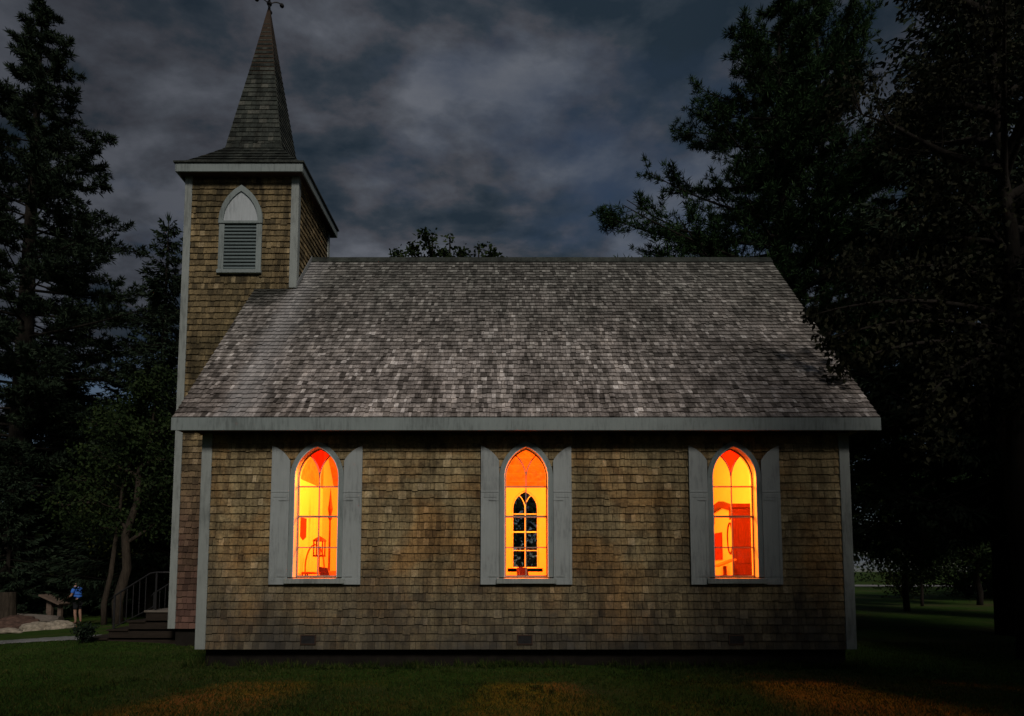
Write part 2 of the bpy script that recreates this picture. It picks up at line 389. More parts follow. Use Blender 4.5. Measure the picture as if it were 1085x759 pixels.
def ribbon(name, pts, w, m, dz=0.012, n=60):
    P = [Vector((*p, 0)) for p in pts]; mb = MB(); rows = []
    for i in range(n+1):
        s = i/n*(len(P)-1); k = min(int(s), len(P)-2); f = s-k
        g = lambda j: P[max(0, min(len(P)-1, j))]
        p = 0.5*((2*g(k)) + (g(k+1)-g(k-1))*f + (2*g(k-1)-5*g(k)+4*g(k+1)-g(k+2))*f*f + (3*g(k)-g(k-1)-3*g(k+1)+g(k+2))*f**3)
        q = 0.5*((g(k+1)-g(k-1)) + 2*(2*g(k-1)-5*g(k)+4*g(k+1)-g(k+2))*f + 3*(3*g(k)-g(k-1)-3*g(k+1)+g(k+2))*f*f)
        t = q.normalized(); nn = Vector((-t.y, t.x, 0)); ww = w*(1+0.10*math.sin(i*1.7)+0.06*math.sin(i*3.1))
        for j in range(5):
            a = (j/4-0.5)*ww; x, y = p.x+nn.x*a, p.y+nn.y*a; mb.v.append((x, y, gz(x, y)+dz+(0.008 if 0 < j < 4 else -0.006)))
    for i in range(n):
        for j in range(4): mb.f.append((i*5+j, i*5+j+1, (i+1)*5+j+1, (i+1)*5+j))
    return tag(mb.build(name, m, smooth=True), kind='structure')
ribbon('path', [(-8.0, 13.4), (-9.0, 13.3), (-10.4, 12.9), (-12.5, 12.2), (-16, 11.0), (-24, 8.0)], 0.95, M['gravel'], 0.016, 80)
ribbon('road', [(110, 66), (60, 63), (36, 62), (8, 62), (-20, 63), (-60, 66)], 7.0, M['road'], 0.05, 60)

# ------------------------------------------------------------------ shingles
def shingles(mb, O, U, V, N, vlen, spans, expo=0.125, thick=0.031, w0=0.06, w1=0.135, r=None, jit=0.0035, gap=0.0025, lap=1.28):
    O, U, V, N = (np.array(a, float) for a in (O, U, V, N)); i = 0
    while i*expo < vlen - 0.02:
        v0 = i*expo; v1 = min(v0+expo*lap, vlen)
        wob = r.normal(0, jit*0.5)
        for sp_ in spans(v0, min(v0+expo, vlen)):
            a, b = sp_[:2]
            a1, b1 = sp_[2:] if len(sp_) == 4 else (a, b)
            k_ = (v1-v0)/expo; ta, tb_ = a+(a1-a)*k_, b+(b1-b)*k_
            if tb_ < ta: ta = tb_ = (ta+tb_)/2
            if b - a < 0.02: continue
            u = a
            while u < b-1e-6:
                ue = u + r.uniform(w0, w1)
                if b - ue < 0.06: ue = b
                j = r.normal(0, jit) + wob if i > 0 else 0.0
                if r.random() < 0.02: j -= 0.02*(i > 0)
                tf = thick*r.uniform(0.9, 1.12); sk = r.normal(0, 0.0015)
                ul, ur = u+gap*r.uniform(.3, 1.6), ue-gap*r.uniform(.3, 1.6)
                P = lambda uu, vv, nn: O + U*uu + V*vv + N*nn
                mb.add([P(ul, v0+j, -0.002), P(ur, v0+j+sk, -0.002), P(ur, v0+j+sk, tf), P(ul, v0+j, tf), P(min(max(ul, ta), tb_), v1, 0.003), P(max(min(ur, tb_), ta), v1, 0.003)],
                       [(0, 1, 2, 3), (3, 2, 5, 4), (0, 3, 4), (1, 5, 2)])
                u = ue
        i += 1

# ------------------------------------------------------------------ church
X0, X1 = -4.91, 5.34          # nave wall, left and right ends
YF, YB = 9.85, 16.75          # near and far nave walls
ZB, ZT = 0.28, 3.70           # foot and head of the shingled wall
YE, ZE = 9.5, 3.862           # eave line
YR = 13.3; SL = 1.185; ZR = ZE + SL*(YR-YE)
RX0, RX1 = -5.255, 5.69
church = thing('church', (0.2, 13.3, 0), 'small shingled country church with steepled tower and glowing pointed windows', 'church')
WXC = [-3.095, 0.225, 3.525]  # window centres
WXB = [-2.95, 0.35, 3.65]; DZ = 0.17  # far side
HA, ZS, ZP, RA = 0.34, 1.40, 2.98, 0.523
CA = RA - HA
def arch(off=0.0, n=10, zs=ZS, foot=True):
    """pointed outline, right foot up over the apex to left foot"""
    Rr = RA+off; th = math.acos(CA/Rr); p = [(-CA+Rr*math.cos(th*i/n), ZP+Rr*math.sin(th*i/n)) for i in range(n+1)]
    q = [(-x, z) for x, z in p[:-1]][::-1]
    return ([(HA+off, zs)] if foot else []) + p + q + ([(-HA-off, zs)] if foot else [])
def halfw(z, off):
    if z < ZS-0.10 or z > ZP+math.sqrt((RA+off)**2-CA**2): return 0
    if z <= ZP: return HA+off
    return max(0, -CA+math.sqrt((RA+off)**2-(z-ZP)**2))

def holed_wall(mb, y, xa, xb, za, zb, centres, dz=0.0):
    """sheet in the plane y with pointed openings"""
    edges = [xa]
    for c in centres:
        pr = [(x, z+dz) for x, z in arch(0, 10)]
        mb.add([(edges[-1], y, za), (c-HA, y, za), (c-HA, y, zb), (edges[-1], y, zb)], [(0, 1, 2, 3)])
        mb.add([(c-HA, y, za), (c+HA, y, za), (c+HA, y, ZS+dz), (c-HA, y, ZS+dz)], [(0, 1, 2, 3)])
        top = pr[1:-1]
        for i in range(len(top)-1):
            (x0, z0), (x1, z1) = top[i], top[i+1]
            mb.add([(c+x1, y, z1), (c+x0, y, z0), (c+x0, y, zb), (c+x1, y, zb)], [(0, 1, 2, 3)])
        edges.append(c+HA)
    mb.add([(edges[-1], y, za), (xb, y, za), (xb, y, zb), (edges[-1], y, zb)], [(0, 1, 2, 3)])

def nave_spans(v0, v1, cs=None, dz=0.0):
    z0, z1 = ZB+v0-dz, ZB+v1-dz; s = X0+0.02; out = []
    for c in cs or WXC:
        h = max(halfw(z0, 0.02), halfw(z1, 0.02), halfw((z0+z1)/2, 0.02))
        if h > 0: out.append((s, c-h)); s = c+h
    out.append((s, X1-0.02)); return out
# near wall: shingles over sheathing
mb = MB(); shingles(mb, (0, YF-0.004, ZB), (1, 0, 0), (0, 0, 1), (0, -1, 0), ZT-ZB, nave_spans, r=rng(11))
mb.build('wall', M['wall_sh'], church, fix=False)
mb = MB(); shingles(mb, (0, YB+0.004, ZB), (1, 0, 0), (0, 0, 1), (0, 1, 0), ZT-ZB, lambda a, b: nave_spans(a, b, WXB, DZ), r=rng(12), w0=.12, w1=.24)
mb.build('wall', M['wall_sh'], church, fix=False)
mb = MB(); holed_wall(mb, YF, X0, X1, ZB, ZT, WXC); mb.build('sheathing', M['board'], church, fix=False)
mb = MB(); holed_wall(mb, YB, X0, X1, ZB, ZT, WXB, DZ); mb.build('sheathing', M['board'], church, fix=False)
# gable ends
def gable_spans(v0, v1):
    z = ZB+v1; h = (YB-YF)/2 if z < ZT else max(0, (ZR-0.15-z)/SL)
    return [(YR-h, YR+h)]
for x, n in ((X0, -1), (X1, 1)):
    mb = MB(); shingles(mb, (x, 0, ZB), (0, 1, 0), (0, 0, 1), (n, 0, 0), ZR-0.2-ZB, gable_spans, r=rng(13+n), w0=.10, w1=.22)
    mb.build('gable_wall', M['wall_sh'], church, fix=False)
    mb = MB(); mb.prism([(YF+.01, ZB), (YB-.01, ZB), (YB-.01, ZT), (YR, ZR-.15), (YF+.01, ZT)], 'x', x+(-.002 if n > 0 else .002), x-n*0.14)
    mb.build('gable_sheathing', M['board'], church)
# inside faces
ix0, ix1, iy0, iy1, fz = X0+0.15, X1-0.15, YF+0.2, YB-0.2, 0.55
mb = MB(); holed_wall(mb, iy0, ix0, ix1, fz, 3.72, WXC); holed_wall(mb, iy1, ix0, ix1, fz, 3.72, WXB, DZ)
for x in (ix0, ix1): mb.add([(x, iy0, fz), (x, iy1, fz), (x, iy1, 3.72), (x, YR, ZR-0.62), (x, iy0, 3.72)], [(0, 1, 2, 3, 4)])
mb.build('plaster', M['cream'], church, fix=False)
mb = MB(); mb.box(ix0+.002, -4.425, 12.32, 14.48, fz+.001, 3.42); mb.build('tower_plaster', M['cream'], church)
mb = MB(); mb.box(ix0+.002, -4.420, 12.315, 14.485, 3.422, 6.25); mb.build('tower_lining', M['lining'], church)
mb = MB()
for ya, s in ((iy0-.02, 1), (iy1+.02, -1)):
    for k in range(22):   # tongue-and-groove boards up the slope
        y0 = ya+(YR-ya)*k/22; y1 = ya+(YR-ya)*(k+0.94)/22; f = lambda y: 3.70+(ZR-0.60-3.70)*abs(y-ya)/abs(YR-ya)
        mb.add([(ix0, y0, f(y0)), (ix1, y0, f(y0)), (ix1, y1, f(y1)-.012), (ix0, y1, f(y1)-.012)], [(0, 1, 2, 3)])
        y2 = ya+(YR-ya)*(k+1)/22
        mb.add([(ix0, y1, f(y1)-.012), (ix1, y1, f(y1)-.012), (ix1, y2, f(y2)), (ix0, y2, f(y2))], [(0, 1, 2, 3)])
mb.build('ceiling', M['lining'], church, fix=False)
mb = MB(); mb.box(ix0, ix1, iy0, iy1, 0.45, fz); mb.build('floor', M['floorw'], church)
mb = MB(); mb.box(X0+.07, X1-.07, YF+.12, YB-.12, -0.6, ZB+0.05); mb.build('foundation', M['stone'], church)

# roof: two shingled slopes over a deck
sv = np.array((0, 1, SL))/math.hypot(1, SL); nv = np.array((0, -SL, 1))/math.hypot(1, SL); vl = (YR-YE)*math.hypot(1, SL)
TX0, TX1, TY0, TY1 = -6.70, -4.44, 12.35, 14.45     # tower
def roof_spans(v0, v1):
    y = YE + (v0+v1)/2*sv[1]
    return [(RX0, RX1)] if y < TY0-0.02 else [(TX1+0.005, RX1)]
mb = MB(); shingles(mb, (0, YE, ZE), (1, 0, 0), sv, nv, vl, roof_spans, expo=0.127, thick=0.030, w0=.045, w1=.10, r=rng(21), jit=0.009)
mb.build('roof', M['roof_sh'], church, fix=False)
sv2 = sv*(1, -1, 1); nv2 = nv*(1, -1, 1)
mb = MB(); shingles(mb, (0, 2*YR-YE, ZE), (1, 0, 0), sv2, nv2, vl, roof_spans, expo=0.14, thick=0.02, w0=.14, w1=.26, r=rng(22))
mb.build('roof', M['roof_sh'], church, fix=False)
mb = MB()
th = 0.07
for s in (1, -1):
    yy = lambda y: YR + s*(y-YR)
    prof = [(yy(YE+.012), ZE-.004), (yy(YR), ZR-.004), (yy(YR), ZR-th*1.6), (yy(YE+.012), ZE-th*1.6)]
    mb.prism(prof, 'x', TX1 if s else RX0+.02, RX1-.02)
    ym = TY0-.01 if s > 0 else 2*YR-TY1-.15; zm = ZE+SL*(ym-YE)
    mb.prism([(yy(YE+.012), ZE-.004), (yy(ym), zm-.004), (yy(ym), zm-th*1.6), (yy(YE+.012), ZE-th*1.6)], 'x', RX0+.02, TX1-.001)
mb.build('roof_deck', M['board'], church)
mb = MB()   # ridge boards
mb.prism([(YR-.15, ZR-.125), (YR, ZR+.052), (YR, ZR+.02), (YR-.13, ZR-.135)], 'x', TX1+.01, RX1+.02)
mb.prism([(YR+.15, ZR-.125), (YR, ZR+.050), (YR, ZR+.02), (YR+.13, ZR-.135)], 'x', TX1+.01, RX1+.02)
mb.build('ridge_board', M['spire_sh'], church)
for s in (1, -1):
    yy = lambda y: YR+s*(y-YR)
    mb = MB(); y0, y1 = sorted((yy(YE-.022), yy(YE+.010))); mb.box(RX0-.01, RX1+.01, y0, y1, 3.665, ZE+.002)
    mb.build('fascia', M['trim'], church, bevel=.004)
    mb = MB(); y0, y1 = sorted((yy(YE+.010), yy(YF-.002))); mb.box(RX0, RX1, y0, y1, 3.70, 3.72); mb.build('soffit', M['soffit'], church)
for x0, x1 in ((RX0-.004, RX0+.025), (RX1-.025, RX1+.004)):
    for s in (1, -1):
        yy = lambda y: YR+s*(y-YR)
        if x0 < 0 and s > 0: ye = TY0-.01
        elif x0 < 0: ye = 2*YR-TY1-.02
        else: ye = YR
        ze = ZE+SL*(ye-YE)
        mb = MB(); mb.prism([(yy(YE+.012), ZE-.006), (yy(ye), ze-.006), (yy(ye), ze-.2), (yy(YE+.012), ZE-.19)], 'x', x0, x1)
        mb.build('bargeboard', M['trim'], church)
# corner boards
for xa, xb in ((X0-.03, X0+.13), (X1-.13, X1+.03)):
    mb = MB(); mb.box(xa, xb, YF-.045, YF-.003, ZB, 3.699)
    if xa < 0: mb.box(xa, X0-.003, YF-.003, YF+.12, ZB, 3.699)
    else: mb.box(X1+.003, xb, YF-.003, YF+.12, ZB, 3.699)
    mb.build('corner_board', M['cboard'], church, bevel=.004)
    mb = MB(); mb.box(xa, xb, YB+.003, YB+.045, ZB, 3.699); mb.build('corner_board', M['cboard'], church, bevel=.004)
# foundation vents
for px in (-3.18, 0.20, 3.50):
    mb = MB()
    x, z = px, 0.43
    for (a, b, c, d) in ((-.12, .12, .06, .075), (-.12, .12, -.075, -.06), (-.12, -.105, -.06, .06), (.105, .12, -.06, .06)): mb.box(x+a, x+b, YF-.045, YF-.004, z+c, z+d)
    fr = mb.build('vent', M['soffit'], church)
    mb = MB(); mb.box(x-.105, x+.105, YF-.040, YF-.036, z-.06, z+.06); mb.build('vent_screen', M['iron'], fr)

# ------------------------------------------------------------------ windows (one kind, copied)
def ring(mb, o_out, o_in, y0, y1, zs=ZS, n=12):
    A, B = arch(o_out, n, zs), arch(o_in, n, zs)
    for i in range(len(A)-1):
        q = [A[i], A[i+1], B[i+1], B[i]]; mb.prism(q, 'y', y0, y1)
def sub(mb, name, m, par, bevel=0):
    o = mb.build(name, m, bevel=bevel); o.parent = par; kids(par, o); return o
def window(c, y, rot, tip, sashm, far=False):
    mb = MB(); ring(mb, 0.085, 0.012, -.058, -.004)
    w = mb.build('window', M['trim'], church, (c, y, 0), bevel=.003)
    if rot: w.rotation_euler = (0, 0, rot)
    mb = MB(); ring(mb, 0.0119, 0.0, -.060, .2); sub(mb, 'reveal', M['white'], w)
    mb = MB(); ring(mb, 0.0, -.020, .085, .125, ZS+.03); mb.box(-HA, HA, .085, .125, ZS+.001, ZS+.03)
    sub(mb, 'sash', sashm, w)
    mb = MB(); d0, d = .092, .028
    mb.bar([(0, ZS+.03), (0, ZP)], .017, d, d0=d0)
    for z, t in ((2.85, .020), (2.367, .032), (1.872, .018)): mb.box(-HA+.015, HA-.015, d0+.002, d0+d-.002, z-t/2, z+t/2)
    for s in (1, -1):
        tm = math.acos(((CA-RA)/2+RA)/RA)
        mb.bar([(s*(-RA+RA*math.cos(tm*i/9)), ZP+RA*math.sin(tm*i/9)) for i in range(10)], .017, d-.001*s, d0=d0)
    sub(mb, 'tracery', sashm, w)
    # panes: the tip between the two arcs is a pane of its own
    tm = math.acos(((CA-RA)/2+RA)/RA); arcL = [(-RA+RA*math.cos(tm*i/9), ZP+RA*math.sin(tm*i/9)) for i in range(10)]
    outer = [(x, z) for x, z in arch(0, 14, foot=False) if z >= arcL[-1][1]-1e-4]
    tip_poly = [(0, ZP)] + [(-x, z) for x, z in arcL[1:]] + outer[1:-1] + arcL[1:][::-1]
    mb = MB(); mb.add([(x, .106, z) for x, z in tip_poly], [tuple(range(len(tip_poly)))])
    sub(mb, 'tip_pane', tip, w)
    mb = MB(); mb.add([(-HA+.01, .106, ZS+.02), (HA-.01, .106, ZS+.02), (HA-.01, .106, ZP), (-HA+.01, .106, ZP)], [(0, 1, 2, 3)])
    for s in (1, -1):
        lo = [(x, z) for x, z in arch(0, 14, foot=False) if x <= -1e-4 and z < arcL[-1][1]+.01][::-1]
        poly = [(s*x, z) for x, z in lo + arcL[::-1]]
        mb.add([(x, .106, z) for x, z in poly], [tuple(range(len(poly)))])
    sub(mb, 'pane', M['glass'], w)
    mb = MB(); mb.prism([(-.10, ZS-.10), (-.10, ZS-.02), (.2, ZS+.004), (.2, ZS-.10)], 'x', -.47, .47)
    sub(mb, 'sill', M['cboard'], w, .006)
    return w
w0 = window(WXC[0], YF, 0, M['glass_red'], M['sash'])
def copy_window(src, c, y, rot, tip=None, sashm=None, dz=0.0):
    n = src.copy(); COL.objects.link(n); n.parent = church; n.location = Vector((c, y, dz))-WL[church]; n.rotation_euler = (0, 0, rot)
    for ch in CH[src]:
        k = ch.copy(); COL.objects.link(k); k.parent = n
        if tip and ch.name.startswith('tip_pane'): k.data = ch.data.copy(); k.data.materials[0] = tip
        if rot and ch.name.split('.')[0] == 'pane': k.data = ch.data.copy(); k.data.materials[0] = M['glass_far']
        if sashm and ch.name.split('.')[0] in ('sash', 'tracery'): k.data = ch.data.copy(); k.data.materials[0] = sashm
    return n
copy_window(w0, WXC[1], YF, 0, M['glass_yel']); copy_window(w0, WXC[2], YF, 0)
for c in WXB: copy_window(w0, c, YB, PI, M['glass_far'], M['white'], DZ)

# shutters: closed they would make the arch, so the high side is away from the window
def shutter(c, s, y=YF):
    w = 0.29; xi = s*(HA+.088); xo = xi+s*w; zb = 1.285
    top = [(xi+s*(w*i/10), ZP+.05+math.sqrt(max(0, RA**2-(RA-.05-.26*i/10)**2))*0.965) for i in range(11)]
    z_in = top[0][1]; mb = MB()
    # stiles and rails with recessed boards
    poly = [(xi, zb), (xo, zb)] + top[::-1]
    mb.prism(poly, 'y', -.062, -.034)
    o = mb.build('shutter', M['shutter'], church, (c, y, 0), bevel=.002)
    mb = MB(); t = .006; a, b = sorted((xi, xo))
    for (x0, x1, z0, z1) in ((a, a+.045, zb+.001, 2.72), (b-.045, b, zb+.001, 2.72), (a+.045, b-.045, zb+.001, zb+.09), (a+.045, b-.045, 2.66, 2.72), (a+.001, b-.001, 2.735, 2.765)):
        mb.box(x0, x1, -.062-t, -.0621, z0, z1)
    mb2 = mb.build('shutter_frame', M['shutter'], bevel=.003); mb2.parent = o
    for z in (1.42, 2.62):
        mb = MB(); mb.box(min(xi, xi+s*.16), max(xi, xi+s*.16), -.073, -.0685, z-.012, z+.012)
        h_ = mb.build('hinge', M['shutter']); h_.parent = o
for c in WXC:
    for s in (1, -1): shutter(c, s)

# ------------------------------------------------------------------ tower (a part of the church; its pieces are sub-parts)
mb = MB(); r_ = rng(31); TB, TT = 0.37, 9.66
def tower_front(v0, v1):
    z0, z1 = TB+v0, TB+v1
    if z1 < 7.52 or z0 > 9.42: return [(TX0+.02, TX1-.02)]
    h = 0.40 if z1 < 8.6 else max(0, 0.40*(1-((z0-8.55)/0.9)**1.8)) if z0 > 8.55 else .40
    return [(TX0+.02, -5.57-h), (-5.57+h, TX1-.02)] if h > 0.03 else [(TX0+.02, TX1-.02)]
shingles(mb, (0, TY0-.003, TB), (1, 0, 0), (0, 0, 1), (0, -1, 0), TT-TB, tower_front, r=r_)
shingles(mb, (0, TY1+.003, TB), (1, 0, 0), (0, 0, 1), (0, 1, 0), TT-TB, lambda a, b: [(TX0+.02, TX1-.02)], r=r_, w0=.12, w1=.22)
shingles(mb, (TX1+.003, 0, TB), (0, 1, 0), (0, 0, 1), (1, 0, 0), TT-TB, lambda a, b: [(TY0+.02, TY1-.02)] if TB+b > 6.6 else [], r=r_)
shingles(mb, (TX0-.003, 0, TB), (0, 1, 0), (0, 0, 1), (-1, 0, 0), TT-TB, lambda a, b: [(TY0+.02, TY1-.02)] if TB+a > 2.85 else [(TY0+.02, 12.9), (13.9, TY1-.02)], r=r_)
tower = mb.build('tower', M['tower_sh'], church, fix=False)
mb = MB(); mb.box(TX0, TX1, TY0, TY1, TB, TT+.1); mb.build('tower_sheathing', M['board'], tower)
mb = MB(); mb.box(TX0+.06, TX1-.06, TY0+.06, TY1-.06, -.7, TB-.003); mb.build('tower_foundation', M['stone'], tower)
def cboard(x0, x1, y0, y1, z0, z1): mb = MB(); mb.box(x0, x1, y0, y1, z0, z1); mb.build('corner_board', M['cboard'], tower, bevel=.004)
zr = ZE+SL*(TY0-YE)
cboard(TX0-.045, TX0+.10, TY0-.045, TY0-.003, TB, 9.655); cboard(TX0-.045, TX0-.003, TY0-.003, TY0+.09, TB, 9.655)
cboard(TX1-.11, TX1+.045, TY0-.045, TY0-.003, zr+.02, 9.655); cboard(TX1+.003, TX1+.045, TY0-.003, TY0+.09, zr+.12, 9.655)
cboard(TX1-.08, TX1+.045, TY1+.003, TY1+.045, 7.0, 9.655); cboard(TX0-.045, TX0+.1, TY1+.003, TY1+.045, TB, 9.655)
cboard(TX1+.003, TX1+.045, TY1-.08, TY1+.003, 7.0, 9.655)
# flashing where the roof meets the tower
mb = MB(); mb.prism([(TY0-.02, zr+.03), (YR-.1, ZR-.09), (YR-.1, ZR+.03), (TY0-.02, zr+.15)], 'x', TX1+.046, TX1+.055); mb.build('flashing', M['flash'], tower)
# belfry opening: louvers under a pointed panel
bx = -5.57
def barch(off, n=10, zf=8.66, ht=.70, a=.40):
    a += off; ht += off*1.35; Rr = (a*a+ht*ht)/(2*a); c_ = Rr-a; th = math.acos(c_/Rr)
    p = [(-c_+Rr*math.cos(th*i/n), zf+Rr*math.sin(th*i/n)) for i in range(n+1)]; return p + [(-x, z) for x, z in p[:-1]][::-1]
y0 = TY0
for s in (1, -1):
    mb = MB(); mb.box(bx+s*.44-(.11 if s > 0 else 0), bx+s*.44+(0 if s > 0 else .11), y0-.06, y0-.004, 7.63, 8.609); mb.build('belfry_stile', M['trim'], tower, bevel=.004)
mb = MB(); A, B = barch(.05), barch(-.045)
for i in range(len(A)-1): mb.prism([(bx+A[i][0], A[i][1]), (bx+A[i+1][0], A[i+1][1]), (bx+B[i+1][0], B[i+1][1]), (bx+B[i][0], B[i][1])], 'y', y0-.075, y0-.004)
mb.box(bx-.45, bx+.45, y0-.08, y0-.004, 8.61, 8.66)
mb.build('belfry_arch', M['trim'], tower)
mb = MB(); P = barch(-.04); mb.prism([(bx+x, z) for x, z in P], 'y', y0-.045, y0-.004); mb.build('belfry_panel', M['panel'], tower)
mb = MB()
for k in range(13):
    z = 7.66+k*.0735
    mb.prism([(y0-.055, z), (y0-.048, z-.012), (y0-.008, z+.058), (y0-.012, z+.072)], 'x', bx-.33, bx+.33)
mb.box(bx-.33, bx+.33, y0-.006, y0-.002, 7.63, 8.61)
mb.build('louver', M['louver'], tower)
mb = MB(); mb.box(bx-.455, bx+.455, y0-.085, y0-.004, 7.555, 7.63); mb.build('belfry_sill', M['trim'], tower, bevel=.006)
# tower eaves, flared skirt and spire
ov = .20; ex0, ex1, ey0, ey1 = TX0-ov+.05, TX1+ov-.02, TY0-ov-.05, TY1+ov; ez = 9.80
mb = MB(); f = .03; zb_ = 9.60
mb.box(ex0, ex1, ey0, ey0+f, zb_, ez-.02); mb.box(ex0, ex1, ey1-f, ey1, zb_, ez-.02)
mb.box(ex0, ex0+f, ey0+f, ey1-f, zb_, ez-.02); mb.box(ex1-f, ex1, ey0+f, ey1-f, zb_, ez-.02)
mb.build('tower_fascia', M['trim'], tower, bevel=.004)
mb = MB(); mb.box(ex0+f, ex1-f, ey0+f, ey1-f, zb_+.03, zb_+.05); mb.build('tower_soffit', M['soffit'], tower)
mb = MB(); mb.box(ex0-.03, ex1+.03, ey0-.03, ey1+.03, ez-.021, ez+.012); mb.build('drip_edge', M['spire_sh'], tower)
cxs, cys = -5.585, 13.42
prof = []   # (half size x, half size y, z): bell-cast skirt, then the steep spire
for t in np.linspace(0, 1, 7):
    e = t**1.0; k = (1-t); hx = .60+(1.31-.60)*k**1.0; hy = .60+(1.25-.60)*k
    prof.append((hx, hy, ez+.01+ (10.60-ez)*(0.9*t+0.1*t**2)))
prof.append((.575, .575, 10.78)); apex_z = 14.40
def face_slope(mb, a, b, side, r, expo, thick):
    """one course band set between two levels a,b of (hx,hy,z)"""
    d = {'S': ((-1, -1), (1, -1)), 'N': ((1, 1), (-1, 1)), 'E': ((1, -1), (1, 1)), 'W': ((-1, 1), (-1, -1))}[side]
    P = lambda lv, q: np.array((cxs+lv[0]*q[0], cys+lv[1]*q[1], lv[2]))
    a0, a1, b0, b1 = P(a, d[0]), P(a, d[1]), P(b, d[0]), P(b, d[1])
    U = (a1-a0)/np.linalg.norm(a1-a0); am, bm_ = (a0+a1)/2, (b0+b1)/2; Vv = bm_-am; L = np.linalg.norm(Vv); Vv /= L; Nn = np.cross(U, Vv)
    wa, wb = np.linalg.norm(a1-a0)/2, np.linalg.norm(b1-b0)/2
    def sp(v0, v1):
        h = wa+(wb-wa)*v0/L; h1 = wa+(wb-wa)*v1/L; return [(-h, h, -h1, h1)]
    shingles(mb, am, U, Vv, Nn, L, sp, expo=expo, thick=thick, w0=.09, w1=.17, r=r, jit=.004, lap=1.25)
mb = MB(); r_ = rng(41); mbd = MB()
lv = prof
for side in 'SNEW':
    for i in range(len(lv)-1): face_slope(mb, lv[i], lv[i+1], side, r_, .118, .016)
    # spire courses one by one so that the hips stay straight
    z = 10.78; n = 31
    for k in range(n):
        za, zb2 = 10.78+(apex_z-10.78)*k/n, 10.78+(apex_z-10.78)*(k+1)/n
        h = lambda z: max(.012, .575*(apex_z-z)/(apex_z-10.78)*(1.0 if z > 11 else 1))
        face_slope(mb, (h(za), h(za), za), (h(zb2), h(zb2), zb2), side, r_, .2, .018)
spire = mb.build('spire', M['spire_sh'], tower, fix=False)
full = lv + [(.02, .02, apex_z)]
for a, b in zip(full[:-1], full[1:]):
    q = [(cxs+sx*l[0]*.985, cys+sy*l[1]*.985, l[2]-.004) for l in (a, b) for sx, sy in ((-1, -1), (1, -1), (1, 1), (-1, 1))]
    mbd.add(q, [(0, 1, 5, 4), (1, 2, 6, 5), (2, 3, 7, 6), (3, 0, 4, 7)])
mbd.build('spire_deck', M['board'], tower)
# finial: iron cross arms with curled ends and ball terminals, plus the pointer above the frame
mb = MB(); az = apex_z
mb.tube([(cxs, cys, az-.25), (cxs, cys, az+1.0)], [.03, .014], 8)
mb.lathe([(.0, -.05), (.05, -.03), (.06, 0), (.05, .03), (0, .05)], (cxs, cys, az+.12), 10)
for a in (R(18), R(108), R(198), R(288)):
    dx, dy = math.cos(a), math.sin(a)
    mb.tube([(cxs+dx*t, cys+dy*t, az+.10+.10*math.sin(t*9)) for t in np.linspace(0, .26, 8)], .014, 6)
    mb.lathe([(0, -.05), (.04, -.03), (.052, 0), (.04, .03), (0, .05)], (cxs+dx*.27, cys+dy*.27, az+.15), 10)
mb.tube([(cxs-.3, cys, az+.85), (cxs+.35, cys+.05, az+.85)], .014, 6)
mb.prism([(cxs+.30, az+.78), (cxs+.46, az+.85), (cxs+.30, az+.92)], 'y', cys+.035, cys+.055)
mb.build('weathervane', M['iron'], tower)
# tower door on the hidden left face, with its frame
mb = MB(); mb.box(TX0-.05, TX0-.004, 12.92, 13.88, .70, 2.78); d = mb.build('door', M['redwood'], church, bevel=.004)
mb = MB()
for a, b, c_, e in ((12.84, 12.92, .70, 2.86), (13.88, 13.96, .70, 2.86), (12.92, 13.88, 2.78, 2.86)): mb.box(TX0-.06, TX0-.002, a, b, c_, e)
mb.build('door_frame', M['trim'], d)

# ------------------------------------------------------------------ steps and railing
st = thing('entrance_steps', (-7.4, 13.4, 0), 'dark wooden entrance steps rising to the landing at the tower door', 'steps')
xsn = [-8.62, -8.12, -7.72, -7.38, TX0-.06]; zsn = [.155, .33, .50, .705]
for i in range(4):
    mb = MB(); mb.box(xsn[i], TX0-.07, 12.66, 14.14, (zsn[i-1]+.001 if i else -.3), zsn[i]-.04); mb.build('riser', M['step'], st)
    mb = MB(); mb.box(xsn[i]-.03, xsn[i+1]-.002 if i < 3 else TX0-.062, 12.63, 14.17, zsn[i]-.039, zsn[i]); mb.build('tread', M['log'] if i == 3 else M['step'], st, bevel=.006)
def railing(y, lab):
    t = thing('handrail', (-7.8, y, .3), lab, 'railing', 'iron handrails on the entrance steps')
    mb = MB(); mb.tube([(-7.22, y, .70), (-7.22, y, 1.47)], .02, 8); mb.build('post', M['iron'], t)
    mb = MB(); mb.tube([(-8.05, y, .15), (-8.05, y, 1.02)], .02, 8); mb.build('post', M['iron'], t)
    mb = MB(); mb.tube([(-6.78, y, 1.47), (-7.22, y, 1.47), (-7.35, y, 1.45), (-8.05, y, 1.00), (-8.12, y, .93)], .018, 8); mb.build('top_rail', M['iron'], t, smooth=True)
    mb = MB(); mb.tube([(-7.22, y, .80), (-7.36, y, .72), (-8.05, y, .36)], .012, 6); mb.build('bottom_rail', M['iron'], t)
    for k in range(5):
        x = -7.93+k*.125; mb = MB(); zb_ = .36+(x+8.05)/.69*.36; zt = 1.0+(x+8.05)/.7*.45
        mb.tube([(x, y, zb_), (x, y, zt)], .009, 6); mb.build('baluster', M['iron'], t)
    return t
railing(12.70, 'black iron handrail along the near side of the entrance steps')
railing(14.10, 'black iron handrail along the far side of the entrance steps')

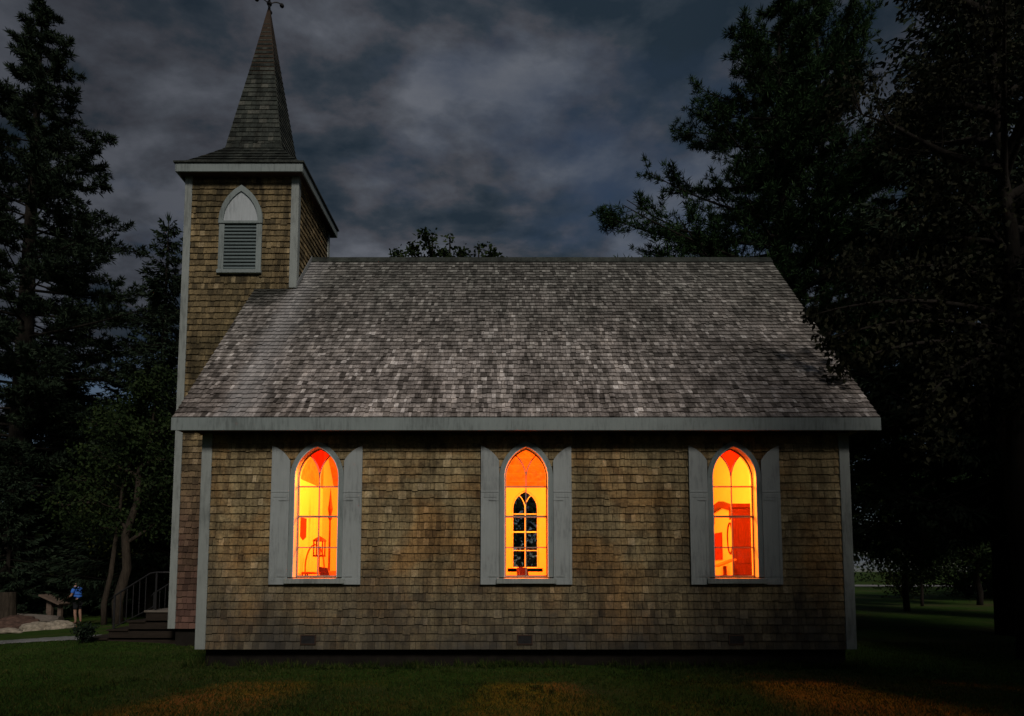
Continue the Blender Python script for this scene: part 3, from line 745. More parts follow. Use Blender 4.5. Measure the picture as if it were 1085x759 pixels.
# ------------------------------------------------------------------ inside the church
LAMP_COL = (1.0, 0.185, 0.012)
for i, (x, y, lab) in enumerate(((-2.85, 11.95, 'globe lamp hanging inside behind the left window'), (0.225, 11.95, 'globe lamp hanging inside behind the middle window'),
                                 (3.25, 11.95, 'globe lamp hanging inside behind the right window'),
                                 (-2.2, 14.0, 'added fill lamp of the far row inside, hung nearer the tower end'), (2.6, 14.0, 'added fill lamp of the far row inside, hung nearer the red screen'))):
    t = thing('hanging_lamp', (x, y, 4.0), lab, 'lamp', 'globe lamps hanging in the nave')
    mb = MB(); mb.lathe([(.0, -.13), (.07, -.11), (.12, -.05), (.13, 0), (.11, .06), (.05, .11)], (x, y, 4.02), 16); mb.build('globe', M['globe'], t, smooth=True)
    mb = MB(); mb.tube([(x, y, 4.12), (x, y, 5.6)], .012, 6); mb.lathe([(.06, .10), (.05, .14), (.015, .18)], (x, y, 4.02), 12); mb.build('pendant_rod', M['brass'], t)
    L = bpy.data.lights.new('lamp_light', 'POINT'); L.energy = 1250 if y < 13 else 1000; L.specular_factor = 0.1; L.color = LAMP_COL; L.shadow_soft_size = .26  # far row is added fill that brightens the end walls
    lo = bpy.data.objects.new('lamp_light', L); COL.objects.link(lo); lo.parent = t; lo.location = (0, 0, -.22)

def pew(x, y, lab):
    t = thing('pew', (x, y, fz), lab, 'pew', 'pews in two blocks in the nave')
    h = 1.22
    mb = MB(); mb.prism([(x-.20, fz+.42), (x+.22, fz+.42), (x+.22, fz+.46), (x-.20, fz+.46)], 'y', y-h, y+h); mb.build('seat', M['pew'], t)
    mb = MB(); mb.prism([(x-.22, fz+.38), (x-.19, fz+.38), (x-.27, fz+.95), (x-.31, fz+.95)], 'y', y-h, y+h); mb.build('backrest', M['pew'], t)
    for s in (-1, 1):
        mb = MB(); mb.prism([(x-.24, fz), (x+.24, fz), (x+.24, fz+.5), (x+.16, fz+.64), (x-.02, fz+.66), (x-.14, fz+.78), (x-.2, fz+1.0), (x-.34, fz+1.02), (x-.27, fz+.5)], 'y', y+s*h-(.0 if s < 0 else -.001), y+s*(h+.05)); mb.build('end_panel', M['redwood'], t)
ORD = ['rearmost', 'second from the back', 'third from the back', 'fourth from the back', 'front']
for i, x in enumerate((-2.9, -1.8, -.7, .45, 1.6)):
    pew(x, 11.75, f'brown scroll-ended pew beside the lit windows, {ORD[i]} of its block')
    pew(x, 15.1, f'brown scroll-ended pew beside the far wall, {ORD[i]} of its block')

# seen through the left window
mb = MB(); mb.prism([(12.98, 2.22), (12.98, 2.62), (13.34, 2.62), (13.34, 2.22), (13.16, 2.15)], 'x', -4.422, -4.412); bn = mb.build('wall_banner', M['redcloth'])
tag(bn, 'small dark red banner hanging on the plaster behind the left window', 'banner')
t = thing('processional_lantern', (-3.85, 12.45, fz), 'wooden pole with a caged lantern standing inside the left window', 'lantern')
mb = MB(); mb.tube([(-3.85, 12.45, fz+.04), (-3.85, 12.45, 1.80)], .014, 8); mb.lathe([(.0, 0), (.16, 0), (.16, .03), (.03, .05)], (-3.85, 12.45, fz), 14); mb.build('pole', M['redwood'], t)
mb = MB()
for (dx, dy) in ((-.085, -.085), (.085, -.085), (.085, .085), (-.085, .085)): mb.tube([(-3.85+dx, 12.45+dy, 1.80), (-3.85+dx, 12.45+dy, 2.10)], .014, 6)
mb.lathe([(0, 1.78), (.13, 1.78), (.13, 1.815), (0, 1.815)], (-3.85, 12.45, 0), 8); mb.lathe([(.14, 2.09), (.13, 2.12), (.05, 2.17), (0, 2.2)], (-3.85, 12.45, 0), 8); mb.build('cage', M['redwood'], t)
mb = MB(); mb.lathe([(.0, 1.82), (.03, 1.82), (.03, 1.98), (0, 1.99)], (-3.85, 12.45, 0), 10); mb.build('candle', M['redcloth'], t)
t = thing('processional_staff', (-4.0, 13.65, fz), 'tall slender wooden staff with a pointed head inside the left window', 'staff')
mb = MB(); mb.tube([(-4.0, 13.65, fz), (-4.0, 13.65, 2.62)], [.026, .020], 8); mb.build('shaft', M['redwood'], t)
mb = MB(); mb.lathe([(.02, 2.60), (.045, 2.66), (.030, 2.72), (.055, 2.86), (.035, 3.0), (.012, 3.22), (0, 3.34)], (-4.0, 13.65, 0), 10); mb.build('pointed_head', M['redwood'], t)
mb = MB(); mb.lathe([(0, 0), (.18, 0), (.18, .04), (.05, .1)], (-4.0, 13.65, fz), 14); mb.build('stand_base', M['redwood'], t)
t = thing('hoop_chair', (-4.14, 12.98, fz), 'bentwood chair with a tall looped back inside the left window', 'chair')
cx_, cy_ = -4.14, 12.98
mb = MB(); mb.lathe([(0, .88), (.22, .88), (.23, .91), (.22, .93), (0, .93)], (cx_, cy_, fz), 18); mb.build('seat', M['pew'], t)
mb = MB(); mb.tube([(cx_+.20*math.cos(a), cy_+.12, fz+1.0+.50*math.sin(a)) for a in np.linspace(-.35, PI+.35, 18)], .016, 7); mb.build('back_hoop', M['pew'], t)
for dx, dy in ((-.16, -.16), (.16, -.16), (-.16, .16), (.16, .16)):
    mb = MB(); mb.tube([(cx_+dx*1.2, cy_+dy*1.2, fz), (cx_+dx, cy_+dy, fz+.89)], .016, 7); mb.build('leg', M['pew'], t)
# seen through the right window
t = thing('screen', (4.95, 13.25, fz), 'tall red-stained panelled screen filling the right half of the right window', 'screen')
mb = MB(); mb.box(4.70, ix1-.006, 13.22, 13.28, fz, 2.84); mb.build('panel_board', M['redwood'], t, bevel=.006)
mb = MB(); mb.box(4.66, ix1-.005, 13.18, 13.32, 2.841, 2.93); mb.build('cornice', M['redwood'], t, bevel=.01)
for a, b in ((fz+.12, 1.55), (1.66, 2.74)):
    mb = MB(); mb.box(4.76, 5.12, 13.205, 13.219, a, b); mb.build('panel', M['redwood'], t, bevel=.005)
t = thing('wall_hood', (5.15, 15.3, 2.95), 'red wooden low-gabled hood moulding fixed to the end wall behind the right window', 'wall hood')
mb = MB(); mb.prism([(14.45, 2.90), (15.2, 3.06), (16.1, 2.96), (16.1, 3.08), (15.2, 3.20), (14.45, 3.02)], 'x', 5.06, ix1-.004); mb.build('hood', M['redwood'], t)
for y_ in (14.6, 15.95):
    mb = MB(); mb.prism([(y_-.04, 2.70), (y_+.04, 2.70), (y_+.04, 2.93), (y_-.04, 2.93)], 'x', 5.12, ix1-.004); mb.build('bracket', M['redwood'], t)
t = thing('oval_frame', (5.17, 14.72, 2.3), 'narrow oval wooden picture frame on the end wall behind the right window', 'picture frame')
mb = MB(); el = [(14.75+.17*math.cos(a), 2.27+.36*math.sin(a)) for a in np.linspace(0, 2*PI, 29)]
mb.tube([(ix1-.02, y, z) for y, z in el], .022, 7, cap=False); mb.build('frame', M['redwood'], t)
mb = MB(); mb.prism(el[:-1], 'x', ix1-.012, ix1-.006); mb.build('picture', M['cream'], t)
mb = MB(); mb.prism([(15.35, 1.78), (15.35, 2.45), (15.95, 2.45), (15.95, 1.78)], 'x', ix1-.03, ix1-.005)
tag(mb.build('wall_hanging', M['redcloth']), 'plain dark red cloth panel on the end wall behind the right window', 'wall hanging')
t = thing('lectern', (4.25, 13.0, fz), 'slim wooden lectern with sloping top inside the right window', 'lectern')
mb = MB(); mb.box(4.40, 4.46, 12.97, 13.03, fz+.04, 1.60); mb.build('stem', M['redwood'], t)
mb = MB(); mb.box(4.26, 4.60, 12.85, 13.15, fz, fz+.04); mb.build('base', M['redwood'], t)
mb = MB(); mb.prism([(4.25, 1.58), (4.62, 1.72), (4.61, 1.75), (4.24, 1.61)], 'y', 12.82, 13.18); mb.build('book_rest', M['brass'], t)
t = thing('altar_chair', (4.55, 15.0, fz), 'carved side chair with turned posts beside the red screen', 'chair')
mb = MB(); mb.box(4.3, 4.8, 14.75, 15.25, fz+.42, fz+.48); mb.build('seat', M['pew'], t)
for dx in (-.22, .22):
    for dy in (-.22, .22):
        mb = MB(); mb.tube([(4.55+dx, 15+dy, fz), (4.55+dx, 15+dy, fz+(.42 if dx < 0 else 1.35))], .025, 7); mb.build('leg', M['pew'], t)
mb = MB(); mb.prism([(14.80, fz+.8), (15.2, fz+.8), (15.2, fz+1.2), (15.0, fz+1.32), (14.8, fz+1.2)], 'x', 4.76, 4.79); mb.build('backrest', M['redwood'], t)

# ------------------------------------------------------------------ trees and plants
def unit(a): return a/np.maximum(np.linalg.norm(a, axis=-1, keepdims=True), 1e-6)
def blades(P, D, L, Wd, r):
    """rhombic needles or leaves: base, two sides, tip"""
    n = len(P); D = unit(D); side = unit(np.cross(D, r.normal(size=(n, 3))))
    L = np.broadcast_to(L, (n,))[:, None]; Wd = np.broadcast_to(Wd, (n,))[:, None]
    mid = P + D*L*0.45
    return np.stack([P, mid+side*Wd/2, P+D*L, mid-side*Wd/2], 1)

def pine(h, seed, rmax, z_low=0.18, nl=70, tuft=(.30, .045), per=15, prof=None, nb=15, azb=None, lift=.22):
    """white pine: long level limbs, up-turned ends, needle tufts in plumes"""
    r = rng(seed); tb = MB(); out = []
    bend = r.normal(0, .012*h, (2,))
    tp = lambda z: np.array((bend[0]*math.sin(2.2*z/h), bend[1]*math.sin(1.7*z/h), z))
    tb.tube([tp(z) for z in np.linspace(-.4, h*.97, 12)], [max(.02, .021*h*(1-.93*k/11)) for k in range(12)], 9)
    prof = prof or (lambda f: (1-f)**.75*min(1, .45+f*2.2))
    for k in range(nl):
        f = z_low + (1-z_low)*((k+r.random())/nl)**.95; z = f*h
        Ln = rmax*prof((f-z_low)/(1-z_low))*r.uniform(.62, 1.12) + .25
        a = k*2.399 + r.normal(0, .35)
        d = np.array((math.cos(a), math.sin(a), 0.0)); el = r.uniform(-.06, .16)+.22*f
        Ln *= 1+.42*min(0, d[1]+.15)          # limbs towards the church kept short of its roof
        t = np.linspace(0, 1, 7); o = tp(z); sw = r.normal(0, .10)
        pts = o + np.outer(t*Ln, d) + np.outer(t**2*Ln*sw, (-d[1], d[0], 0)) + np.outer((el*t - .14*t + lift*t**2.5)*Ln, (0, 0, 1))
        tb.tube(pts, [max(.010, .02*Ln**.8*(1-.85*q)) for q in t], 5, cap=False)
        m = max(5, int(nb*(.4+Ln/rmax)))
        for _ in range(m):
            q = r.uniform(.06, 1.0)**.8; i = min(5, int(q*6)); p = pts[i]+(pts[i+1]-pts[i])*(q*6-i)
            s = r.choice((-1, 1)); b = d*r.uniform(.45, 1.1) + np.array((-d[1], d[0], 0))*s*r.uniform(.3, 1.0) + np.array((0, 0, r.uniform(.0, .42)))
            b /= np.linalg.norm(b); bl = (.16+.34*(1-q))*Ln*r.uniform(.5, 1.1)*.8+.12
            tb.tube([p, p+b*bl*.6, p+b*bl+np.array((0, 0, .1*bl))], [.010, .008, .005], 3, cap=False)
            for u in np.arange(.35, 1.05, max(.16, .24/bl)):
                c = p+b*bl*u+np.array((0, 0, .1*bl*u*u)); n = per
                D = b*.55 + np.array((0, 0, .30)) + r.normal(0, .62, (n, 3))
                out.append(blades(c + r.normal(0, .03, (n, 3)), D, tuft[0]*r.uniform(.65, 1.2, n), tuft[1]*r.uniform(.8, 1.4, n), r))
    return tb, np.concatenate(out)

def spruce(h, seed, rmax, z_low=.06, step=.28, nb=6, w=.07):
    """spruce: whorls of drooping boughs with hanging sprays"""
    r = rng(seed); tb = MB(); out = []
    tb.tube([(0, 0, z) for z in np.linspace(-.4, h, 8)], [max(.012, .016*h*(1-k/7.3)) for k in range(8)], 8)
    z = z_low*h
    while z < h*.985:
        f = z/h; Lw = rmax*(1-f)**.82*r.uniform(.75, 1.12)
        for k in range(nb if f < .85 else 4):
            a = r.uniform(0, 2*PI); Ln = (Lw*r.uniform(.6, 1.12)+.12); d = np.array((math.cos(a), math.sin(a), 0)); e = np.array((-d[1], d[0], 0))
            n = max(4, int(Ln/.125)); t = np.linspace(.12, 1, n)
            zc = (.32*f*t - (.62-.45*f)*t + .40*t**2.2)*Ln
            C = np.array((0, 0, z)) + np.outer(t*Ln, d) + np.outer(zc, (0, 0, 1))
            tb.tube([np.array((0, 0, z)), C[n//2], C[-1]], [.004+.008*Ln, .004+.004*Ln, .004], 4, cap=False)
            for s in (-1, 1):
                l = np.minimum(.50, (.20+.30*Ln*(1-t)*1.0))*r.uniform(.6, 1.2, n)
                D = np.outer(np.full(n, .75), d)+np.outer(np.full(n, s*.75), e)+np.outer(-.28-.25*r.random(n), (0, 0, 1))+r.normal(0, .13, (n, 3))
                out.append(blades(C, D, l, w*r.uniform(.7, 1.5, n), r))
                c2 = C + unit(D)*l[:, None]*.45
                D2 = D*.6 + np.outer(np.full(n, .7), d)+np.outer(-.4*r.random(n), (0, 0, 1))+r.normal(0, .25, (n, 3))
                out.append(blades(c2, D2, l*.65, w*.8, r))
                D3 = D*.4 + np.outer(-.75-.5*r.random(n), (0, 0, 1)) + r.normal(0, .25, (n, 3))
                out.append(blades(c2, D3, l*.55, w*.8, r))
            out.append(blades(C[-1:], d[None]+np.array((0, 0, .1)), .28, w, r))
        z += step*(1.0-.35*f)*r.uniform(.75, 1.25)
    out.append(blades(np.array([[0, 0, h-.35]]*8)+r.normal(0, .02, (8, 3)), np.array([[0, 0, 1.]]*8)+r.normal(0, .25, (8, 3)), .5, .05, r))
    return tb, np.concatenate(out)

def broad(h, seed, spread, z_low=.28, nlimb=14, leaf=.12, dens=1.0, clump=.55, lean=(0, 0), base_r=None, leaves=55):
    """broadleaf: forked limbs, leaf clumps of uneven size at their ends"""
    r = rng(seed); tb = MB(); out = []; br = base_r or .018*h
    top = np.array((lean[0], lean[1], h*.93)); tr = [np.array((lean[0]*max(q, 0)**1.5, lean[1]*max(q, 0)**1.5, q*h*.93))+np.array((*r.normal(0, .05, 2), 0))*(0 < q) for q in np.linspace(-.04, 1, 9)]
    tb.tube(tr, [max(.02, br*(1-.92*q)) for q in np.linspace(0, 1, 9)], 9)
    for k in range(nlimb):
        f = z_low+(.97-z_low)*(k+r.random())/nlimb; i = min(7, int(f*8)); o = tr[i]+(tr[i+1]-tr[i])*(f*8-i)
        a = k*2.399+r.normal(0, .5); g = (f-z_low)/(1-z_low); Ln = spread*(1-.75*g**1.4)*r.uniform(.65, 1.1)*(.75+.5*min(1, g*3))
        d = np.array((math.cos(a), math.sin(a), r.uniform(.25, .75)+.5*g)); d /= np.linalg.norm(d)
        pts = [o]; 
        for q in range(5):
            d = d + r.normal(0, .13, 3)-np.array((0, 0, .05)); d /= np.linalg.norm(d); pts.append(pts[-1]+d*Ln/5)
        tb.tube(pts, [max(.012, br*.42*(1-q/5.6)) for q in range(6)], 6, cap=False)
        for q in range(2, 6):
            for _ in range(3 if q < 5 else 5):
                b = d*.5+r.normal(0, .7, 3)+np.array((0, 0, .15)); b /= np.linalg.norm(b); bl = Ln*r.uniform(.14, .34)
                e = pts[q]+b*bl; tb.tube([pts[q], pts[q]+b*bl*.5+r.normal(0, .03, 3), e], [.016, .010, .005], 4, cap=False)
                n = int(leaves*dens*r.uniform(.4, 1.4)); cs = clump*r.uniform(.55, 1.2)
                c = e + r.normal(0, cs*.5, (n, 3))*np.array((1, 1, .7))
                D = (c-e)*.8+r.normal(0, .5, (n, 3))-np.array((0, 0, .35))
                out.append(blades(c, D, leaf*r.uniform(.7, 1.4, n), leaf*.62*r.uniform(.7, 1.3, n), r))
    n = int(leaves*dens*1.2); c = tr[-1]+r.normal(0, clump*.42, (n, 3))-np.array((0, 0, .12))
    out.append(blades(c, r.normal(0, .6, (n, 3)), leaf*r.uniform(.7, 1.3, n), leaf*.6, r))
    return tb, np.concatenate(out)

def plant_tree(name, gen, loc, label, cat, crown_m, bark_m, group=None, rotz=0.0):
    tb, Q = gen; t = thing(name, (loc[0], loc[1], gz(loc[0], loc[1])), label, cat, group)
    t.rotation_euler = (0, 0, rotz)
    a = tb.build('trunk', bark_m, smooth=True, fix=False); a.parent = t; kids(t, a)
    c = quads_obj('crown', Q, crown_m); c.parent = t; kids(t, c)
    return t
def again(src, loc, label, rotz, sc, group=None):
    t = dup_tree(src, None, (loc[0], loc[1], gz(loc[0], loc[1])), rotz); t.scale = sc if isinstance(sc, tuple) else (sc,)*3
    t['label'] = label
    if group: t['group'] = group
    return t

# right: tall white pines behind the church
pA = plant_tree('pine_tree', pine(19.4, 101, 8.2, .17, 135, (.21, .024), 30, nb=27, prof=lambda f: (1-f)**.74*min(1, .80+f*1.2)), (8.6, 19.0), 'tall spreading white pine rising behind the right end of the church roof', 'tree', M['needle'], M['bark'], 'conifers right of the church')
pB = again(pA, (12.6, 25.0), 'dark white pine farther back and right of the spreading pine', 2.1, (.95, .95, 1.4), 'conifers right of the church')
pC = plant_tree('pine_tree', spruce(21, 102, 4.8, .135, .30, 7, .085), (11.6, 14.6), 'dense black spruce close to the right edge, its boughs above the lawn', 'tree', M['needle2'], M['bark'], 'conifers right of the church')
again(pC, (17.5, 17.5), 'dense dark spruce cut off by the right edge of the picture', 1.3, (.72, .72, .85), 'conifers right of the church')
# near hardwood whose limbs hang over the roof end
def near_hardwood():
    tb, Q = broad(13, 111, 3.0, .42, 18, .085, 1.3, .55, base_r=.25)
    r = rng(112); out = [Q]
    base = np.array((8.75, 10.6, 0))
    for (tx, ty, tz, z0, n, cl) in ((4.98, 10.05, 5.72, 5.9, 7, .15), (5.22, 10.0, 5.30, 5.6, 10, .20), (5.45, 9.95, 4.85, 5.3, 10, .22), (6.4, 10.4, 6.6, 6.4, 8, .30), (6.6, 9.8, 4.2, 5.2, 8, .34), (6.9, 10.1, 3.6, 4.6, 8, .4), (7.4, 10.3, 8.0, 7.0, 10, .45), (6.7, 11.5, 7.4, 7.2, 9, .5), (7.3, 8.6, 10.2, 8.2, 7, .34), (8.4, 8.2, 9.8, 8.4, 8, .4), (7.4, 10.6, 5.3, 5.4, 10, .5), (8.3, 9.6, 4.4, 5.0, 10, .5), (8.0, 10.9, 6.6, 6.0, 10, .5), (9.4, 9.8, 6.0, 5.6, 10, .5), (9.5, 10.4, 4.0, 4.8, 10, .5)):
        o = np.array((0, 0, z0)); e = np.array((tx, ty, tz))-base; mid = (o+e)/2+np.array((0, 0, .55))
        pts = [(1-q)**2*o+2*q*(1-q)*mid+q*q*e for q in np.linspace(0, 1, 9)]
        tb.tube(pts, [.055*(1-.9*q)+.004 for q in np.linspace(0, 1, 9)], 6, cap=False)
        for i in range(3, 9):
            for _ in range(n//2 if i < 8 else n):
                b = unit(r.normal(0, 1, 3)+np.array((-.3, 0, -.25))); c = pts[i]+b*r.uniform(.1, .6)*cl*1.6
                tb.tube([pts[i], c], [.007, .003], 3, cap=False); m = int(14*cl/.3)+5
                P = c+r.normal(0, cl*.42, (m, 3)); out.append(blades(P, r.normal(0, .5, (m, 3))+np.array((0, 0, -.6)), .105*r.uniform(.7, 1.3, m), .07*r.uniform(.7, 1.2, m), r))
    return tb, np.concatenate(out)
plant_tree('hardwood_tree', near_hardwood(), (8.75, 10.6), 'near hardwood at the right edge with a leafy branch hanging over the roof end', 'tree', M['leaf_br'], M['bark'])

# left: big ragged tree at the edge, slim spruces, mixed wood behind
lA = plant_tree('larch_tree', pine(28.6, 121, 7.2, .19, 165, (.27, .045), 22, lambda f: (1-f)**.85*min(1, .75+f), 24, lift=.10), (-21.8, 27.4), 'big ragged conifer at the left edge reaching out of the picture', 'tree', M['needle2'], M['bark'], 'trees left of the church')
lB = plant_tree('spruce_tree', spruce(16.1, 122, 3.4, .10, .30, 7, .08), (-13.75, 24.0), 'slim pointed spruce standing against the sky just left of the tower', 'tree', M['needle2'], M['bark'], 'trees left of the church')
again(lB, (-19.0, 29.5), 'shorter spruce in the gap between ragged conifer and slim spruce', 1.9, (1.1, 1.1, .72), 'trees left of the church')
again(lB, (-11.6, 27.5), 'low spruce half hidden behind the tower', 3.3, (1.2, 1.2, .72), 'trees left of the church')
again(lB, (-23.5, 31.5), 'dark spruce at the back of the left lawn', 4.4, (1.4, 1.4, .95), 'trees left of the church')
again(lB, (-15.0, 31.0), 'dark spruce deep in the wood left of the tower', 5.1, (1.5, 1.5, .86), 'trees left of the church')
plant_tree('hardwood_tree', broad(8.0, 131, 2.3, .30, 15, .15, 1.0, .6, lean=(.9, 0)), (-18.2, 29.5), 'low yellow-green hardwood at the back of the lawn behind the person', 'tree', M['leaf_y'], M['bark'])
plant_tree('hardwood_tree', broad(8.0, 132, 1.7, .38, 11, .12, 1.0, .55, lean=(.9, .2), base_r=.10), (-13.35, 20.6), 'thin leaning pale-barked tree left of the steps', 'tree', M['leaf'], M['bark2'])
plant_tree('hardwood_tree', broad(8.8, 133, 1.8, .34, 12, .12, 1.1, .55, lean=(.8, .3), base_r=.18), (-12.65, 20.2), 'thicker leaning tree trunk beside the steps', 'tree', M['leaf'], M['bark2'])
plant_tree('hardwood_tree', broad(7.8, 137, 2.4, .25, 13, .15, 1.1, .65), (-10.2, 24.0), 'leafy hardwood filling the gap behind the tower foot', 'tree', M['leaf'], M['bark'])
plant_tree('spruce_tree', spruce(7.5, 134, 1.9, .03, .26, 7, .08), (-20.1, 24.9), 'low drooping spruce behind the boulders at the left edge', 'tree', M['needle2'], M['bark'])
# twig tops showing over the ridge
def ridge_top(seed, h, spread):
    return broad(h, seed, spread, .45, 11, .17, .55, .30, leaves=34)
tA = plant_tree('hardwood_tree', ridge_top(141, 15.75, 2.3), (-3.1, 23.5), 'sparse leafy tree top peeping over the middle of the ridge', 'tree', M['leaf'], M['bark'])
again(tA, (-1.4, 24.2), 'leafy tree top over the ridge, right of the sparse one', 2.3, (1.0, 1.0, 1.0))
again(tA, (-2.35, 23.2), 'sparse leafy tree top over the ridge between the two others', 4.0, (1.0, 1.0, .985))
again(tA, (-4.0, 24.4), 'leafy tree top over the ridge, nearest the tower', 5.3, (.9, .9, 1.0))

# low growth on the right, far side of the lawn, and the wood that closes the view
def bush(h, w, seed, leaf=.10, n=900):
    r = rng(seed); tb = MB(); out = []
    for k in range(9):
        a = r.uniform(0, 2*PI); d = np.array((math.cos(a)*w*.55, math.sin(a)*w*.55, h*r.uniform(.55, .95)))*r.uniform(.6, 1)
        pts = [np.zeros(3), d*.5+np.array((0, 0, .1*h)), d]; tb.tube(pts, [.03*h, .016*h, .006*h], 5, cap=False)
        for q in (.45, .75, 1.0):
            m = n//27; c = d*q+r.normal(0, .15*w, (m, 3))*np.array((1, 1, .9)); c[:, 2] = np.abs(c[:, 2])+.03
            out.append(blades(c, c-d*q*.7+r.normal(0, .4, (m, 3)), leaf*r.uniform(.7, 1.4, m), leaf*.6*r.uniform(.7, 1.3, m), r))
    return tb, np.concatenate(out)
plant_tree('shrub', bush(.40, .30, 151, .05, 900), (-8.38, 12.3), 'small dark spiky shrub beside the gravel path and steps', 'shrub', M['needle2'], M['bark'])
sh = plant_tree('shrub', bush(2.3, 2.6, 152, .16, 1600), (26.2, 36.0), 'yellow-green shrub in the lit gap beneath the pines', 'shrub', M['leaf_y'], M['bark'], 'shrubs beyond the right lawn')
for (x, y, s, lab) in ((21.6, 34.5, .9, 'leafy shrub between the two lit lawn gaps'), (31.5, 40.0, 1.3, 'yellow-green shrub at the right edge of the far lawn')):
    again(sh, (x, y), lab, x, s, 'shrubs beyond the right lawn')
us = plant_tree('understory_tree', broad(7.5, 161, 2.6, .24, 18, .17, 1.3, .75), (11.3, 23.4), 'dark bushy tree just past the right end of the church', 'tree', M['leaf'], M['bark'], 'bushy trees under the pines')
for (x, y, s, rz, lab) in ((17.4, 26.6, .52, 1.0, 'small dark tree between the two lit lawn gaps'), (24.5, 30.5, 1.0, 3.0, 'dark bushy tree right of the lit lawn gaps'), (14.8, 23.5, (.9, .9, .86), 4.0, 'dark bushy tree over the lit lawn gaps'), (20.5, 27.5, (1, 1, .9), 5.0, 'dark bushy tree over the lit lawn, nearer the picture edge')):
    again(us, (x, y), lab, rz, s, 'bushy trees under the pines')

def wood(name, segs, seed, m, leaf=.5):
    """leaf masses: far woodland and unseen foliage added for shade"""
    r = rng(seed); out = []
    for (xa, ya, xb, yb, h, dp, n, zb) in segs:
        t = r.random(n); x = xa+(xb-xa)*t+r.normal(0, dp, n); y = ya+(yb-ya)*t+r.normal(0, dp, n)
        hh = h*(.62+.28*np.sin(x*.55+seed)*np.sin(x*.23+2)+.16*np.sin(x*1.9)+.10*np.sin(y*1.3))
        z = zb+(hh-zb)*r.random(n)**.8
        out.append(blades(np.stack([x, y, z], 1), r.normal(0, 1, (n, 3)), leaf*r.uniform(.6, 1.5, n), leaf*.55*r.uniform(.6, 1.4, n), r))
    return tag(quads_obj(name, np.concatenate(out), m), 'dark mixed wood closing the view, with unseen leaf masses added to shade the churchyard', 'wood', kind='stuff')
wood('woods_and_shade_mass', [(-70, 22, -26, 30, 13, 2.5, 16000, -1.2), (-30, 34, 6, 38, 11.5, 2.0, 26000, -1.2), (6, 90, 150, 84, 17, 4, 16000, -.3), (-26, 31, -8, 33, 4.5, 1.0, 14000, -1.2),
                       (-160, 60, -60, 20, 16, 5, 8000, -1.5), (34, 44, 80, 40, 16, 3, 14000, -.3), (6, 36, 12.3, 30, 9, 1.2, 7000, -.2), (25.5, 31, 36, 40, 9, 1.5, 9000, -.2), (-14, -9, 34, -9, 13.5, 1.6, 22000, -.2), (-22, -9, -13, -9, 11.5, 1.4, 5000, -.2), (9, -11, 30, -7, 21, 1.6, 20000, 4)], 171, M['leaf'])  # masses behind the camera are unseen, added to shade lawn and wall
wood('shade_foliage', [(8.0, 0.0, 15, 5.5, 17, 1.3, 60000, 3)], 172, M['leaf'], .24)['label'] = 'unseen leaf mass added beside the camera to shade the right of the lawn'  # out of view, added only to darken the right lawn

# ------------------------------------------------------------------ grass
def grass():
    r = rng(181); n = 120000
    y = 4.9+8.2*r.random(n)**1.15; x = (r.random(n)*2-1)*(y*.86+.4)
    ok = ~((x > X0-.02) & (x < X1+.02) & (y > YF-.0)) & ~((x > TX0) & (x < TX1) & (y > TY0)) & ~((x > -8.7) & (x < TX0) & (y > 12.5))
    # keep the path clear
    py = np.interp(x, [-24, -16, -12.5, -10.4, -9.0, -8.0], [8.0, 11.0, 12.2, 12.9, 13.3, 13.4]); ok &= ~((x < -7.9) & (np.abs(y-py) < .52))
    x, y = x[ok], y[ok]; n = len(x)
    pat = .55+.45*np.sin(x*1.3+np.sin(y*2.1)*1.5)*np.sin(y*1.7+x*.4)
    z = np.array([gz(a, b) for a, b in zip(x, y)])-.004
    D = np.stack([r.normal(0, .55, n), r.normal(0, .55, n), np.full(n, 1.0)], 1)
    A = blades(np.stack([x, y, z], 1), D, (.028+.035*r.random(n))*(.7+.5*pat), .007+.005*r.random(n), r)
    # unmown tufts along the wall foot and weeds scattered through the lawn
    out = [A]
    for k in range(330):
        if k < 210: cx, cy, hh = r.uniform(X0-.2, X1+.2), YF+r.normal(-.06, .10), r.uniform(.05, .16)
        else: cy = 5.2+5*r.random(); cx = (r.random()*2-1)*cy*.8; hh = r.uniform(.05, .10)
        m = int(r.uniform(10, 34)); P = np.stack([cx+r.normal(0, .05, m), cy+r.normal(0, .04, m), np.full(m, gz(cx, cy)-.004)], 1)
        out.append(blades(P, np.stack([r.normal(0, .45, m), r.normal(0, .45, m), np.ones(m)], 1), hh*r.uniform(.5, 1.3, m), .011, r))
    return np.concatenate(out)
tag(quads_obj('grass', grass(), M['blade']), 'short mown grass in front of the church', 'grass', kind='stuff')

# ------------------------------------------------------------------ far left: rocks, log, reading stand, person
def rock(name, loc, sx, sy, sz, seed, m, label, group=None):
    bm = bmesh.new(); bmesh.ops.create_icosphere(bm, subdivisions=4, radius=1)
    from mathutils import noise as mn
    for v in bm.verts:
        d = 1+.28*mn.noise(v.co*1.1+Vector((seed, 0, 0)))+.12*mn.noise(v.co*2.7+Vector((0, seed, 0)))+.09*mn.noise(v.co*6)+.03*mn.noise(v.co*15)
        v.co = Vector((v.co.x*sx*d, v.co.y*sy*d, v.co.z*sz*d))
    me = bpy.data.meshes.new(name); bm.to_mesh(me); bm.free()
    o = finish(name, me, m, None, (loc[0], loc[1], gz(loc[0], loc[1])+sz*.35), True); tag(o, label, 'rock', group); return o
rock('boulder', (-15.2, 19.2), .85, .6, .36, 3.3, M['rock_br'], 'large brown boulder at the left edge of the lawn', 'rocks on the left lawn')
rock('boulder', (-14.3, 18.9), .46, .42, .19, 7.1, M['rock'], 'pale grey-tan rock touching the brown boulder', 'rocks on the left lawn')
